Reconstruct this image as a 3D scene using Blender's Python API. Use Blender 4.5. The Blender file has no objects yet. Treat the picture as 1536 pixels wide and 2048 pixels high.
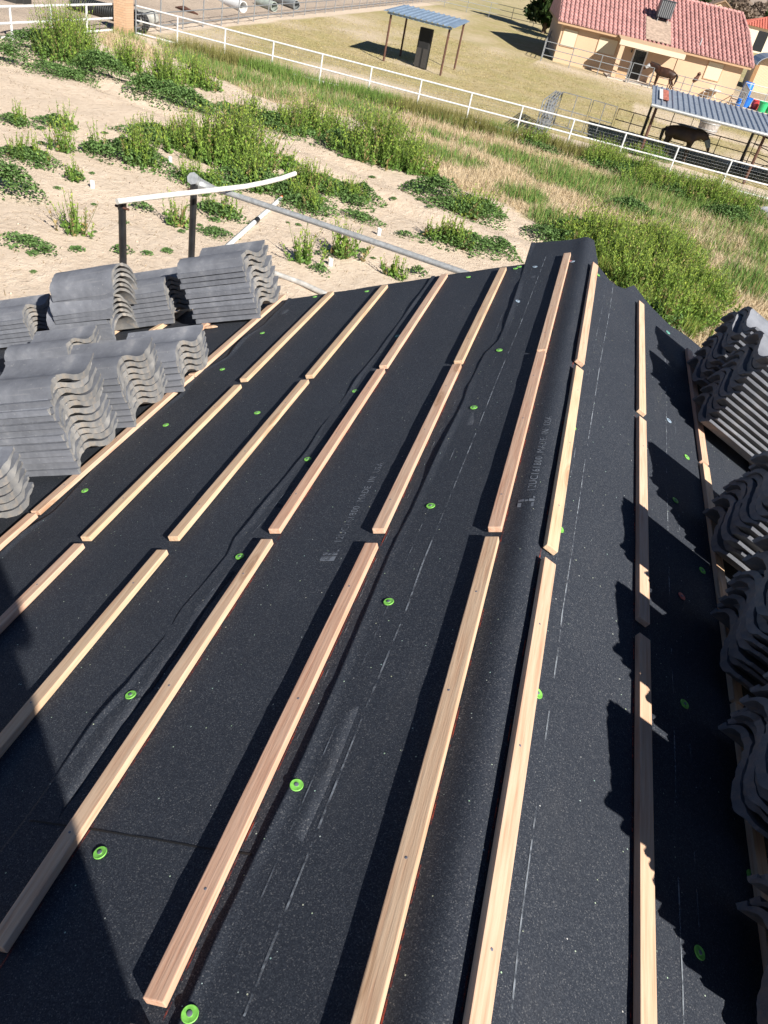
import bpy, bmesh, math, random
import numpy as np
from mathutils import Vector, Matrix, noise
random.seed(7); RNG = np.random.default_rng(7)
SC = bpy.context.scene; COL = SC.collection
rad = math.radians
# ---------------------------------------------------------------- camera
YAW, PITCH, ROLL, FPX = -0.12754425, 0.64632214, 0.23929383, 1519.66
GZ = 5.0                                    # the ridge stands 5 m above the ground
CAM = np.array([-0.20633, 0.0, GZ + 1.21810])
def _R():
    cy, sy, cp, sp = math.cos(YAW), math.sin(YAW), math.cos(PITCH), math.sin(PITCH)
    fwd = np.array([sy*cp, cy*cp, -sp]); right = np.array([cy, -sy, 0.0]); up = np.cross(right, fwd)
    cr, sr = math.cos(ROLL), math.sin(ROLL)
    return np.array([cr*right + sr*up, -sr*right + cr*up, fwd])
RC = _R()
cam = bpy.data.cameras.new('camera'); cam.sensor_fit = 'VERTICAL'; cam.sensor_height = 24; cam.sensor_width = 18
cam.lens = FPX/2048*24; cam.clip_start = 0.05; cam.clip_end = 6000
camo = bpy.data.objects.new('camera', cam); COL.objects.link(camo)
M4 = Matrix(((RC[0][0], RC[1][0], -RC[2][0], CAM[0]), (RC[0][1], RC[1][1], -RC[2][1], CAM[1]), (RC[0][2], RC[1][2], -RC[2][2], CAM[2]), (0, 0, 0, 1)))
camo.matrix_world = M4; SC.camera = camo
# ---------------------------------------------------------------- light
SUN_AZ, SUN_EL = rad(47), rad(35.8)           # azimuth from -Y towards +X
S = Vector((math.cos(SUN_EL)*math.sin(SUN_AZ), -math.cos(SUN_EL)*math.cos(SUN_AZ), math.sin(SUN_EL)))
W = bpy.data.worlds.new('World'); SC.world = W; W.use_nodes = True
nt = W.node_tree; sky = nt.nodes.new('ShaderNodeTexSky'); sky.sky_type = 'NISHITA'; sky.sun_disc = False
sky.sun_elevation = SUN_EL; sky.sun_rotation = math.atan2(S.x, S.y); sky.air_density = 0.55; sky.dust_density = 0.1; sky.ozone_density = 2.5; sky.altitude = 400
nt.links.new(sky.outputs[0], nt.nodes['Background'].inputs[0]); nt.nodes['Background'].inputs[1].default_value = 0.05
sl = bpy.data.lights.new('sun', 'SUN'); sl.energy = 5.0; sl.angle = rad(0.53); sl.color = (1.0, 0.94, 0.85)
so = bpy.data.objects.new('sun', sl); COL.objects.link(so); so.rotation_euler = S.to_track_quat('Z', 'Y').to_euler()
so.location = (0, 0, 60)
SC.view_settings.view_transform = 'Standard'; SC.view_settings.look = 'None'; SC.view_settings.exposure = 0.88; SC.view_settings.gamma = 1
SC.cycles.max_bounces = 5; SC.cycles.diffuse_bounces = 3
# ---------------------------------------------------------------- helpers
def ray(px, py): return RC.T @ np.array([(px-768)/FPX, -(py-1024)/FPX, 1.0])
def at(px, py, z=0.0):                      # photo pixel -> point at height z
    d = ray(px, py); t = (z-CAM[2])/d[2]; p = CAM + t*d; return Vector((p[0], p[1], z))
def atY(px, py, Y):
    d = ray(px, py); t = (Y-CAM[1])/d[1]; return Vector(CAM+t*d)
TH = 0.3966; CT, ST = math.cos(TH), math.sin(TH)
def rdir(s): return (-1 if s == 'L' else 1)
def rp(px, py, s):                          # photo pixel -> (distance down the slope, along the ridge)
    n = np.array([rdir(s)*ST, 0, CT]); C0 = CAM-np.array([0, 0, GZ]); d = ray(px, py); k = -(n@C0)/(n@d); P = C0+k*d
    return abs(P[0])/CT*(1 if P[0]*rdir(s) > 0 else -1), P[1]
def rpt(s, d, y, off=0.0):
    g = rdir(s); return Vector((g*d*CT + g*ST*off, y, GZ - d*ST + CT*off))
def tag(o, label=None, cat=None, group=None, kind=None):
    if label: o['label'] = label; o['kind'] = 'thing'
    if cat: o['category'] = cat
    if group: o['group'] = group
    if kind: o['kind'] = kind
    return o
def empty(name, loc, label=None, cat=None, group=None):
    o = bpy.data.objects.new(name, None); COL.objects.link(o); o.location = loc; o.empty_display_size = 0.1
    return tag(o, label, cat, group)
class MB:
    def __init__(s): s.v = []; s.f = []; s.m = []
    def add(s, vs, fs, mi=0):
        b = len(s.v); s.v += [tuple(v) for v in vs]; s.f += [tuple(b+i for i in f) for f in fs]; s.m += [mi]*len(fs); return s
    def box(s, c, size, mat=None, mi=0):
        hx, hy, hz = [q/2 for q in size]; c = Vector(c)
        vs = [Vector((x*hx, y*hy, z*hz)) for z in (-1, 1) for y in (-1, 1) for x in (-1, 1)]
        if mat is not None: vs = [mat @ v for v in vs]
        return s.add([v+c for v in vs], [(0,2,3,1),(4,5,7,6),(0,1,5,4),(2,6,7,3),(0,4,6,2),(1,3,7,5)], mi)
    def tube(s, pts, r, n=8, mi=0, cap=True):
        pts = [Vector(p) for p in pts]; rr = r if isinstance(r, (list, tuple)) else [r]*len(pts); vs = []; fs = []
        for i, p in enumerate(pts):
            t = (pts[min(i+1, len(pts)-1)]-pts[max(i-1, 0)]).normalized()
            a = t.orthogonal().normalized() if abs(t.z) > .95 else t.cross(Vector((0, 0, 1))).normalized(); b = t.cross(a)
            for k in range(n):
                q = 2*math.pi*k/n; vs.append(p+(a*math.cos(q)+b*math.sin(q))*rr[i])
        for i in range(len(pts)-1):
            for k in range(n): fs.append((i*n+k, (i+1)*n+k, (i+1)*n+(k+1) % n, i*n+(k+1) % n))
        if cap: fs += [tuple(range(n)), tuple(range((len(pts)-1)*n, len(pts)*n))[::-1]]
        return s.add(vs, fs, mi)
    def lathe(s, c, prof, n=20, mi=0):      # prof: (radius, z) from bottom to top
        c = Vector(c); vs = []; fs = []
        for r, z in prof:
            for k in range(n): a = 2*math.pi*k/n; vs.append(c+Vector((r*math.cos(a), r*math.sin(a), z)))
        for i in range(len(prof)-1):
            for k in range(n): fs.append((i*n+k, i*n+(k+1) % n, (i+1)*n+(k+1) % n, (i+1)*n+k))
        return s.add(vs, fs, mi)
    def prism(s, poly, d, mi=0):            # closed polygon (3D points) pushed along d
        n = len(poly); a = [Vector(p) for p in poly]; b = [p+Vector(d) for p in a]
        return s.add(a+b, [tuple(range(n))[::-1], tuple(range(n, 2*n))]+[(i, (i+1) % n, n+(i+1) % n, n+i) for i in range(n)], mi)
    def build(s, name, mats, parent=None, smooth=False, local=False):
        me = bpy.data.meshes.new(name); v = s.v
        if parent is not None and not local:
            l = parent.location
            q = parent
            while q.parent is not None: q = q.parent; l = l+q.location
            v = [(x-l.x, y-l.y, z-l.z) for x, y, z in v]
        me.from_pydata(v, [], s.f); mats = mats if isinstance(mats, (list, tuple)) else [mats]
        for m in mats: me.materials.append(m)
        if len(mats) > 1: me.polygons.foreach_set('material_index', s.m)
        bm = bmesh.new(); bm.from_mesh(me); bmesh.ops.recalc_face_normals(bm, faces=bm.faces); bm.to_mesh(me); bm.free()
        if smooth: me.polygons.foreach_set('use_smooth', [True]*len(me.polygons)); me.set_sharp_from_angle(angle=rad(40))
        o = bpy.data.objects.new(name, me); COL.objects.link(o)
        if parent is not None: o.parent = parent
        return o
def npmesh(name, V, F, mats, attrs=None, fsize=3, smooth=False, parent=None):
    me = bpy.data.meshes.new(name); V = np.asarray(V, np.float32); F = np.asarray(F, np.int32)
    me.vertices.add(len(V)); me.vertices.foreach_set('co', V.ravel()); n = len(F)
    me.loops.add(n*fsize); me.loops.foreach_set('vertex_index', F.ravel()); me.polygons.add(n)
    me.polygons.foreach_set('loop_start', np.arange(0, n*fsize, fsize, dtype=np.int32)); me.polygons.foreach_set('loop_total', np.full(n, fsize, np.int32))
    me.update(calc_edges=True)
    for k, a in (attrs or {}).items():
        at_ = me.attributes.new(k, 'FLOAT_COLOR', 'POINT'); at_.data.foreach_set('color', np.asarray(a, np.float32).ravel())
    for m in (mats if isinstance(mats, (list, tuple)) else [mats]): me.materials.append(m)
    if smooth: me.polygons.foreach_set('use_smooth', [True]*n)
    o = bpy.data.objects.new(name, me); COL.objects.link(o)
    if parent: o.parent = parent
    return o
def fbm(x, y, sc, seed=0, oct=3):
    x = np.asarray(x, float)*sc+seed*17.3; y = np.asarray(y, float)*sc-seed*9.1; out = np.zeros_like(x); a = 1; tot = 0
    for o in range(oct):
        xi = np.floor(x).astype(np.int64); yi = np.floor(y).astype(np.int64); fx = x-xi; fy = y-yi
        fx = fx*fx*(3-2*fx); fy = fy*fy*(3-2*fy)
        def h(i, j):
            k = (i*374761393 + j*668265263 + seed*1442695041) & 0xffffffff; k = ((k ^ (k >> 13))*1274126177) & 0xffffffff
            return ((k ^ (k >> 16)) & 0xffff)/65535.0
        out += a*((h(xi, yi)*(1-fx)+h(xi+1, yi)*fx)*(1-fy)+(h(xi, yi+1)*(1-fx)+h(xi+1, yi+1)*fx)*fy)
        tot += a; a *= .5; x = x*2.03+5.1; y = y*2.03+1.7
    return out/tot
def inpoly(X, Y, poly):
    r = np.zeros(np.shape(X), bool); n = len(poly)
    for i in range(n):
        x1, y1 = poly[i][:2]; x2, y2 = poly[(i+1) % n][:2]
        if y1 == y2: continue
        c = ((y1 > Y) != (y2 > Y)) & (X < (x2-x1)*(Y-y1)/(y2-y1)+x1); r ^= c
    return r
# ---------------------------------------------------------------- materials
class N:
    def __init__(s, name):
        s.m = bpy.data.materials.new(name); s.m.use_nodes = True; s.t = s.m.node_tree; s.b = s.t.nodes['Principled BSDF']
    def n(s, typ, **kw):
        x = s.t.nodes.new('ShaderNode'+typ)
        for k, v in kw.items():
            if k[0] == '_': setattr(x, k[1:], v)
            else: x.inputs[k].default_value = v
        return x
    def l(s, a, b): s.t.links.new(a, b)
    def coord(s, out='Object', scale=None):
        c = s.n('TexCoord').outputs[out]
        if scale is None: return c
        m = s.n('Mapping'); m.inputs['Scale'].default_value = scale; s.l(c, m.inputs['Vector']); return m.outputs[0]
    def noise(s, vec, scale, detail=3, rough=.55, out='Fac'):
        x = s.n('TexNoise', Scale=scale, Detail=detail, Roughness=rough); s.l(vec, x.inputs['Vector']); return x.outputs[out]
    def vor(s, vec, scale, out='Distance'):
        x = s.n('TexVoronoi', Scale=scale); s.l(vec, x.inputs['Vector']); return x.outputs[out]
    def ramp(s, fac, *st):
        x = s.n('ValToRGB'); e = x.color_ramp.elements
        while len(e) < len(st): e.new(0.5)
        for i, (p, c) in enumerate(st): e[i].position = p; e[i].color = (*c, 1) if len(c) == 3 else c
        s.l(fac, x.inputs[0]); return x.outputs[0]
    def mix(s, fac, a, b, mode='MIX'):
        x = s.n('Mix', _data_type='RGBA', _blend_type=mode)
        for v, i in ((fac, 0), (a, 6), (b, 7)):
            if hasattr(v, 'is_linked'): s.l(v, x.inputs[i])
            else: x.inputs[i].default_value = v if i == 0 else (*v, 1)
        return x.outputs[2]
    def math(s, op, a, b=0.0):
        x = s.n('Math', _operation=op)
        for v, i in ((a, 0), (b, 1)):
            if hasattr(v, 'is_linked'): s.l(v, x.inputs[i])
            else: x.inputs[i].default_value = v
        return x.outputs[0]
    def base(s, c): s.l(c, s.b.inputs['Base Color']) if hasattr(c, 'is_linked') else setattr(s.b.inputs['Base Color'], 'default_value', (*c, 1))
    def rough(s, r): s.l(r, s.b.inputs['Roughness']) if hasattr(r, 'is_linked') else setattr(s.b.inputs['Roughness'], 'default_value', r)
    def bump(s, h, strength=.5, dist=.01):
        x = s.n('Bump', Strength=strength, Distance=dist); s.l(h, x.inputs['Height']); s.l(x.outputs[0], s.b.inputs['Normal'])
def simple(name, c, rough=.6, metal=0.0, var=.15, scale=12, bump=0.0):
    m = N(name); co = m.coord(); f = m.noise(co, scale, 4)
    lo = tuple(q*(1-var) for q in c); hi = tuple(min(1, q*(1+var)) for q in c)
    m.base(m.ramp(f, (.3, lo), (.7, hi))); m.rough(rough); m.b.inputs['Metallic'].default_value = metal
    if bump: m.bump(f, bump, .02)
    return m.m
def mat_membrane():
    m = N('granular black underlayment'); co = m.coord('Object')
    big = m.noise(co, 1.6, 3); med = m.noise(co, 14, 3)
    cell = m.vor(co, 520, 'Color'); sep = m.n('SeparateColor'); m.l(cell, sep.inputs[0])
    tone = m.ramp(sep.outputs[0], (0, (.017, .021, .031)), (.6, (.030, .0365, .050)), (.88, (.050, .057, .072)), (.96, (.078, .083, .095)), (1, (.135, .14, .15)))
    spot = m.vor(co, 85, 'Color'); s2 = m.n('SeparateColor'); m.l(spot, s2.inputs[0])
    d2 = m.vor(co, 85, 'Distance')
    isd = m.math('MULTIPLY', m.math('GREATER_THAN', s2.outputs[1], .95), m.math('LESS_THAN', d2, .13))
    hue = m.n('HueSaturation', Saturation=.35, Value=.6); m.l(spot, hue.inputs['Color'])
    c = m.mix(isd, tone, hue.outputs[0])
    scuff = m.ramp(m.noise(m.coord('Object', (3, .8, 3)), 3.5, 5, .65), (.55, (0, 0, 0)), (.8, (.22, .22, .22)))
    c = m.mix(scuff, c, (.085, .085, .09))
    c = m.mix(m.ramp(big, (.35, (0, 0, 0)), (.7, (.35, .35, .35))), c, (.020, .024, .033))
    m.base(c); m.rough(m.ramp(sep.outputs[1], (0, (.6, .6, .6)), (1, (.95, .95, .95))))
    m.b.inputs['Specular IOR Level'].default_value = .22
    h = m.math('ADD', m.math('MULTIPLY', sep.outputs[2], .6), m.math('MULTIPLY', med, .5)); m.bump(h, .42, .0018)
    return m.m
def mat_wood(name='pale fir batten wood'):
    m = N(name); oi = m.n('ObjectInfo'); r = oi.outputs['Random']
    mp = m.n('Mapping'); mp.inputs['Scale'].default_value = (34, 1.6, 34); m.l(m.n('TexCoord').outputs['Object'], mp.inputs['Vector'])
    cx = m.n('CombineXYZ'); m.l(m.math('MULTIPLY', r, 37), cx.inputs[0]); m.l(m.math('MULTIPLY', r, 91), cx.inputs[1]); m.l(cx.outputs[0], mp.inputs['Location'])
    g = m.noise(mp.outputs[0], 3.2, 6, .6)
    grain = m.ramp(g, (.25, (.47, .27, .185)), (.45, (.575, .405, .295)), (.62, (.63, .48, .365)), (.8, (.53, .345, .245)))
    tint = m.ramp(r, (0, (1.0, .86, .82)), (.4, (1, .95, .93)), (.75, (1.0, .98, .86)), (1, (.94, .87, .83)))
    c = m.mix(1.0, grain, tint, 'MULTIPLY')
    mk = m.n('Mapping'); mk.inputs['Scale'].default_value = (10, 2.2, 10); m.l(m.n('TexCoord').outputs['Object'], mk.inputs['Vector']); m.l(cx.outputs[0], mk.inputs['Location'])
    vk = m.n('TexVoronoi', Scale=1.5); m.l(mk.outputs[0], vk.inputs['Vector']); ks = m.n('SeparateColor'); m.l(vk.outputs['Color'], ks.inputs[0])
    knot = m.math('MULTIPLY', m.ramp(vk.outputs['Distance'], (0, (.9, .9, .9)), (.12, (.85, .85, .85)), (.15, (.35, .35, .35)), (.19, (.7, .7, .7)), (.27, (0, 0, 0))), m.math('GREATER_THAN', ks.outputs[0], .6))
    c = m.mix(m.math('MULTIPLY', knot, .7), c, (.30, .15, .07))
    st = m.ramp(m.noise(mk.outputs[0], 1.1, 4), (.55, (0, 0, 0)), (.75, (.45, .45, .45)))
    c = m.mix(st, c, (.56, .44, .33))
    m.base(c); m.rough(.75); m.b.inputs['Specular IOR Level'].default_value = .25; m.bump(g, .5, .003)
    return m.m
def mat_tile(name, top):
    m = N(name); co = m.coord(); oi = m.n('ObjectInfo').outputs['Random']
    f = m.noise(co, 9, 5, .65); fine = m.noise(co, 260, 3)
    st = m.noise(m.coord('Object', (1.2, 22, 22)), 2.5, 4)
    if top:
        c = m.ramp(f, (.3, (.115, .124, .148)), (.6, (.178, .19, .22)), (.78, (.27, .275, .295)))
        c = m.mix(m.ramp(st, (.58, (0, 0, 0)), (.74, (.5, .5, .5))), c, (.25, .255, .27))
    else:
        c = m.ramp(f, (.3, (.13, .135, .145)), (.55, (.195, .192, .19)), (.75, (.27, .25, .225)))
        c = m.mix(m.ramp(m.noise(co, 28, 4), (.54, (0, 0, 0)), (.70, (.55, .55, .55))), c, (.29, .24, .19))
    c = m.mix(m.ramp(m.noise(co, 60, 3), (.66, (0, 0, 0)), (.75, (.5, .5, .5))), c, (.40, .40, .39))
    hs = m.n('HueSaturation'); m.l(c, hs.inputs['Color']); m.l(m.math('ADD', m.math('MULTIPLY', oi, .3), .85), hs.inputs['Value'])
    m.base(hs.outputs[0]); m.rough(.72 if top else .92)
    m.b.inputs['Specular IOR Level'].default_value = .4 if top else .2
    m.bump(m.math('ADD', fine, m.math('MULTIPLY', f, 1.5)), .55, .004)
    return m.m
def mat_leaf(name, rough=.6, trans=.30):
    m = N(name); a = m.n('Attribute', _attribute_name='tint'); m.base(a.outputs['Color']); m.rough(rough)
    m.b.inputs['Specular IOR Level'].default_value = .25
    tr = m.n('BsdfTranslucent'); m.l(a.outputs['Color'], tr.inputs[0]); mx = m.n('MixShader', Fac=trans)
    m.l(m.b.outputs[0], mx.inputs[1]); m.l(tr.outputs[0], mx.inputs[2]); m.l(mx.outputs[0], m.t.nodes['Material Output'].inputs[0])
    return m.m
def mat_ground():
    m = N('sandy desert soil with turf'); a = m.n('Attribute', _attribute_name='zone'); sp = m.n('SeparateColor'); m.l(a.outputs['Color'], sp.inputs[0])
    co = m.coord('Object'); f1 = m.noise(co, .5, 5, .6); f2 = m.noise(co, 5, 5, .65); f3 = m.noise(co, 38, 3, .6)
    sand = m.ramp(f2, (.25, (.53, .425, .325)), (.5, (.64, .53, .42)), (.75, (.70, .60, .49)))
    sand = m.mix(m.ramp(f3, (.27, (.4, .4, .4)), (.40, (0, 0, 0))), sand, (.43, .33, .24))
    sand = m.mix(m.ramp(f1, (.4, (0, 0, 0)), (.7, (.5, .5, .5))), sand, (.59, .475, .365))
    straw = m.ramp(f3, (.25, (.40, .295, .175)), (.5, (.56, .44, .28)), (.75, (.66, .54, .37)))
    green = m.ramp(f2, (.3, (.075, .12, .035)), (.7, (.15, .20, .06)))
    lawn = m.ramp(m.noise(co, 2.2, 6, .7), (.3, (.33, .265, .135)), (.5, (.425, .35, .20)), (.7, (.52, .44, .275)))
    lawn = m.mix(m.ramp(f1, (.42, (0, 0, 0)), (.62, (.55, .55, .55))), lawn, (.31, .295, .11))
    lawn = m.mix(m.ramp(f3, (.3, (.4, .4, .4)), (.5, (0, 0, 0))), lawn, (.27, .215, .095))
    gv = m.ramp(f3, (.3, (.22, .175, .14)), (.55, (.42, .345, .28)), (.75, (.56, .48, .41)))
    c = m.mix(sp.outputs[0], sand, straw); c = m.mix(sp.outputs[1], c, green); c = m.mix(sp.outputs[2], c, lawn); c = m.mix(a.outputs['Alpha'], c, gv)
    m.base(c); m.rough(.95); m.b.inputs['Specular IOR Level'].default_value = .1
    m.bump(m.math('ADD', m.math('MULTIPLY', f2, 1.0), m.math('MULTIPLY', f3, .6)), .95, .06)
    return m.m
def mat_stucco(c, name):
    m = N(name); co = m.coord(); m.base(m.mix(m.ramp(m.noise(co, .8, 4), (.35, (0, 0, 0)), (.7, (.4, .4, .4))), c, tuple(q*.86 for q in c)))
    m.rough(.92); m.bump(m.noise(co, 30, 3), .5, .02); return m.m
def mat_rooftile(c, name, nx=4.3, ny=3.2):
    m = simple(name, c, .8, 0, .25, 3.0, .0); return m
def mat_brick():
    m = N('tan slump block'); b = m.n('TexBrick', Scale=2.6); b.inputs['Mortar Size'].default_value = .02
    b.inputs['Color1'].default_value = (.56, .36, .23, 1); b.inputs['Color2'].default_value = (.48, .30, .18, 1); b.inputs['Mortar'].default_value = (.33, .24, .17, 1)
    mp = m.n('Mapping'); mp.inputs['Rotation'].default_value = (rad(90), 0, 0); m.l(m.n('TexCoord').outputs['Object'], mp.inputs['Vector']); m.l(mp.outputs[0], b.inputs['Vector']); m.base(b.outputs['Color']); m.rough(.9)
    return m.m
MEM = mat_membrane(); WOOD = mat_wood(); TTOP = mat_tile('grey coated concrete', True); TEND = mat_tile('raw grey concrete edge', False)
LEAF = mat_leaf('weed foliage'); GRASS = mat_leaf('grass blades', .7, .2)
WHITE = simple('white painted pipe', (.66, .67, .67), .5, 0, .12); GALV = simple('galvanised steel', (.46, .48, .49), .45, .55, .2, 25); GREY = simple('grey painted steel', (.24, .255, .27), .5, .3, .2, 8)
BLACK = simple('black painted steel', (.012, .013, .015), .4, 0, .3); RUST = simple('rusty brown steel', (.10, .045, .03), .7, .1, .35, 10); DARK = simple('dark brown steel', (.03, .022, .02), .6, .1, .3)
PRINT = simple('pale printed ink', (.23, .25, .28), .8, 0, .5, 120); RED = simple('red chalk', (.42, .07, .04), .9, 0, .4, 60)
CAPG = simple('lime green plastic', (.17, .46, .075), .55, 0, .3, 90); CAPB = simple('blue grey plastic', (.25, .33, .42), .5, 0, .1); CAPR = simple('red plastic', (.5, .10, .09), .5); CAPT = simple('teal plastic', (.12, .36, .30), .5); NAIL = simple('zinc nail head', (.16, .17, .21), .5, .2)
# ---------------------------------------------------------------- ground
def near_axis(a0, a1, step, lo, hi):
    x = list(np.arange(a0, a1+1e-6, step)); s = step; v = a1
    while v < hi: s *= 1.22; v += s; x.append(v)
    s = step; v = a0; pre = []
    while v > lo: s *= 1.22; v -= s; pre.append(v)
    return np.array(pre[::-1]+x)
def gpoly(pts): return [at(*p)[:2] for p in pts]
MEADOW = gpoly([(300, 62), (330, 110), (420, 150), (500, 185), (620, 225), (700, 235), (790, 270), (850, 330), (900, 372), (985, 398), (1065, 440), (1110, 478), (1180, 500), (1250, 560)]) + [(3.5, 7), (14, 4), (30, 10), (30, 37.3), (-22, 37)]
MEADOW2 = gpoly([(195, 62), (265, 70), (350, 125), (300, 122), (235, 110), (200, 85)])
TALLBED = gpoly([(1105, 470), (1160, 455), (1215, 480), (1300, 478), (1335, 520), (1400, 565), (1425, 625), (1385, 680), (1300, 640), (1200, 545)])
GREENS = [(888, 312, 60, 13), (1000, 305, 50, 10), (1090, 335, 75, 14), (1124, 367, 55, 12), (1257, 383, 75, 16), (1107, 443, 38, 18), (1230, 463, 55, 10), (1250, 424, 45, 9), (1310, 405, 60, 13), (1454, 432, 62, 16), (1490, 490, 60, 30), (1500, 560, 40, 30), (1430, 570, 30, 25), (1510, 460, 40, 20), (1040, 390, 40, 14), (930, 285, 60, 8), (700, 215, 60, 12), (760, 250, 40, 10), (600, 175, 70, 12), (420, 130, 60, 14), (480, 160, 50, 12), (560, 190, 40, 10), (1350, 445, 50, 10), (1380, 500, 30, 15), (1200, 395, 40, 12), (1330, 470, 25, 10), (250, 66, 35, 6)]
def green_mask(X, Y):
    g = np.zeros(np.shape(X))
    for px, py, w, h in GREENS:
        c = at(px, py); e = at(px+w, py); u = at(px, py-h); rx = (e-c).length; ry = max((u-c).length, .3)
        dx = X-c.x; dy = Y-c.y; q = (dx/rx)**2+(dy/ry)**2; g = np.maximum(g, np.clip(1.5-q, 0, 1))
    fl = 37.0+.05*np.clip(X, -20, 20)*0
    g = np.maximum(g, np.clip(1.1-np.abs(Y-(fl-.9))/1.0, 0, 1)*((X > -22) & (X < 20))*np.clip(1.6*fbm(X, Y, .35, 5)+.05, 0, 1))
    return np.clip(g*1.1*(-.05+1.4*fbm(X, Y, .9, 3)), 0, 1)
def zones(X, Y):
    me = inpoly(X, Y, MEADOW) | inpoly(X, Y, MEADOW2)
    me = me.astype(float); ns = fbm(X, Y, .8, 1, 4)
    straw = me*np.clip(.25+1.3*ns, 0, 1)
    green = np.maximum(me*green_mask(X, Y), inpoly(X, Y, TALLBED)*np.clip(.6+.6*ns, 0, 1))
    inlawn = (Y > 37.5) & (X > -21.4) & (Y < 103); n2 = fbm(X, Y, .12, 8, 4)
    lawn = inlawn*np.clip(1.25-1.0*np.clip((n2-.55)*4, 0, 1), 0, 1)
    lawn = np.where((Y > 69.0) & (Y < 71.2) & (X > -6), lawn*.2, lawn); lawn = np.where((np.abs(X-11.5) < 5) & (Y > 70) & (Y < 82), .1, lawn)
    lawn = np.where((np.abs(Y-(58-.35*X)) < 2.0+2*fbm(X, Y, .2, 4)) & (X > 2), lawn*.25, lawn)
    sh = np.exp(-(((X+11)/2.2)**2+((Y-50)/1.0)**2)); lawn *= 1-.8*sh
    lawn = np.where((Y > 37.4) & (Y < 40.3) & (X > -2), .05, lawn)
    far = (Y > 110) & (X < 60); fg = np.where(far, np.clip(.3+.9*fbm(X, Y, .09, 6, 4), 0, 1), 0)
    green = np.maximum(green, fg*np.clip((fbm(X, Y*3, .10, 9, 4)-.40)*5, 0, .9)); lawn = np.where(far, .75, lawn)
    gravel = np.where((X < -22.4) & (Y > 20), np.clip(.4+.9*fbm(X, Y, .3, 2), 0, 1), 0.0); gravel = np.where((Y > 104) & (Y < 109), 1.0, gravel); gravel = np.where((Y > 86) & (X > 6) & (Y < 100), .8, gravel)
    return np.stack([straw, green, lawn, gravel], -1)
def gheight(X, Y):
    z = .14*(fbm(X, Y, .5, 11)-.5)+.09*(fbm(X, Y, 1.5, 12)-.5)
    sandy = ((Y < 34) & (X < 2)).astype(float)
    tr = (Y-(27.2-.62*(X+20)*.55)); z -= sandy*.12*np.exp(-(tr/.3)**2)+sandy*.10*np.exp(-((tr-1.9)/.3)**2); z += sandy*.10*np.exp(-((tr-.8)/.35)**2)
    z += (X < -23.5)*np.clip((-23.5-X)*.12, 0, .8)*np.clip(fbm(X, Y, .25, 21)*2-.5, 0, 1)*(Y < 60)
    k = (np.abs(X) < 6) & (Y < 6); z = np.where(k, -.02, z); z = np.where(Y > 60, z*.3, z)
    return z
xs = near_axis(-36, 14, .28, -2500, 2500); ys = near_axis(6, 46, .28, -120, 3500); GX, GY = np.meshgrid(xs, ys)
V = np.stack([GX, GY, gheight(GX, GY)], -1).reshape(-1, 3); Zn = zones(GX, GY).reshape(-1, 4); nx = len(xs); ny = len(ys)
ii = (np.arange(ny-1)[:, None]*nx+np.arange(nx-1)[None]).ravel(); F = np.stack([ii, ii+1, ii+nx+1, ii+nx], -1)
ground = npmesh('ground', V, F, mat_ground(), {'zone': Zn}, 4, True); tag(ground, kind='structure')
# ---------------------------------------------------------------- the roof we stand on
EDGE1 = [(1062, 487), (1050, 525), (1027, 600), (1005, 660), (996, 680), (968, 707), (955, 733), (935, 772), (926, 801), (902, 850), (870, 915), (840, 980), (822, 1020), (795, 1069), (778, 1106), (760, 1150), (731, 1220), (670, 1365), (611, 1500), (574, 1580), (504, 1720), (453, 1825), (355, 2048)]
EDGE2 = [(875, 545), (862, 555), (821, 613), (800, 641), (758, 700), (716, 752), (700, 778), (674, 812), (640, 856), (614, 900), (560, 965), (515, 1020), (493, 1049), (467, 1077), (454, 1108), (430, 1137), (404, 1168), (360, 1217), (335, 1262), (248, 1374), (186, 1444), (124, 1531), (54, 1630), (0, 1700)]
EDGE3 = [(582, 592), (556, 619), (525, 650), (486, 676), (455, 713), (390, 750), (359, 790), (273, 856), (211, 907), (156, 970), (105, 1024), (47, 1063), (0, 1108)]
def curve(px, s='L'):
    p = sorted([rp(u, v, s)[::-1] for u, v in px]); return np.array([q[0] for q in p]), np.array([q[1] for q in p])
E1, E2, E3 = curve(EDGE1), curve(EDGE2), curve(EDGE3)
ed = lambda E, y: np.interp(y, E[0], E[1])
print('edges', [float(ed(E, 2.0)) for E in (E1, E2, E3)])
EAVE, Y0 = 4.6, -3.6
YL, YR = 4.36, 4.36
def ripple(d, y, k):
    return .0030*(fbm(d, y, 2.0, 30+k)-.5)*2+.0012*(fbm(d, y, 7, 40+k)-.5)*2-.0016*np.exp(-((fbm(d*.6, y, 3.0, 55+k, 2)-.5)/.035)**2)
LAYER = [-.0052, -.0037, -.0022, -.0007]      # eave sheet .. ridge sheet
def rend_profile(x):                            # height over the ideal planes' fold, rounded at the ridge
    return -math.tan(TH)*math.sqrt(x*x+.035**2)
def sheet_of(d, y):
    return 3 if d < ed(E1, y) else 2 if d < ed(E2, y) else 1 if d < ed(E3, y) else 0
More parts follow.
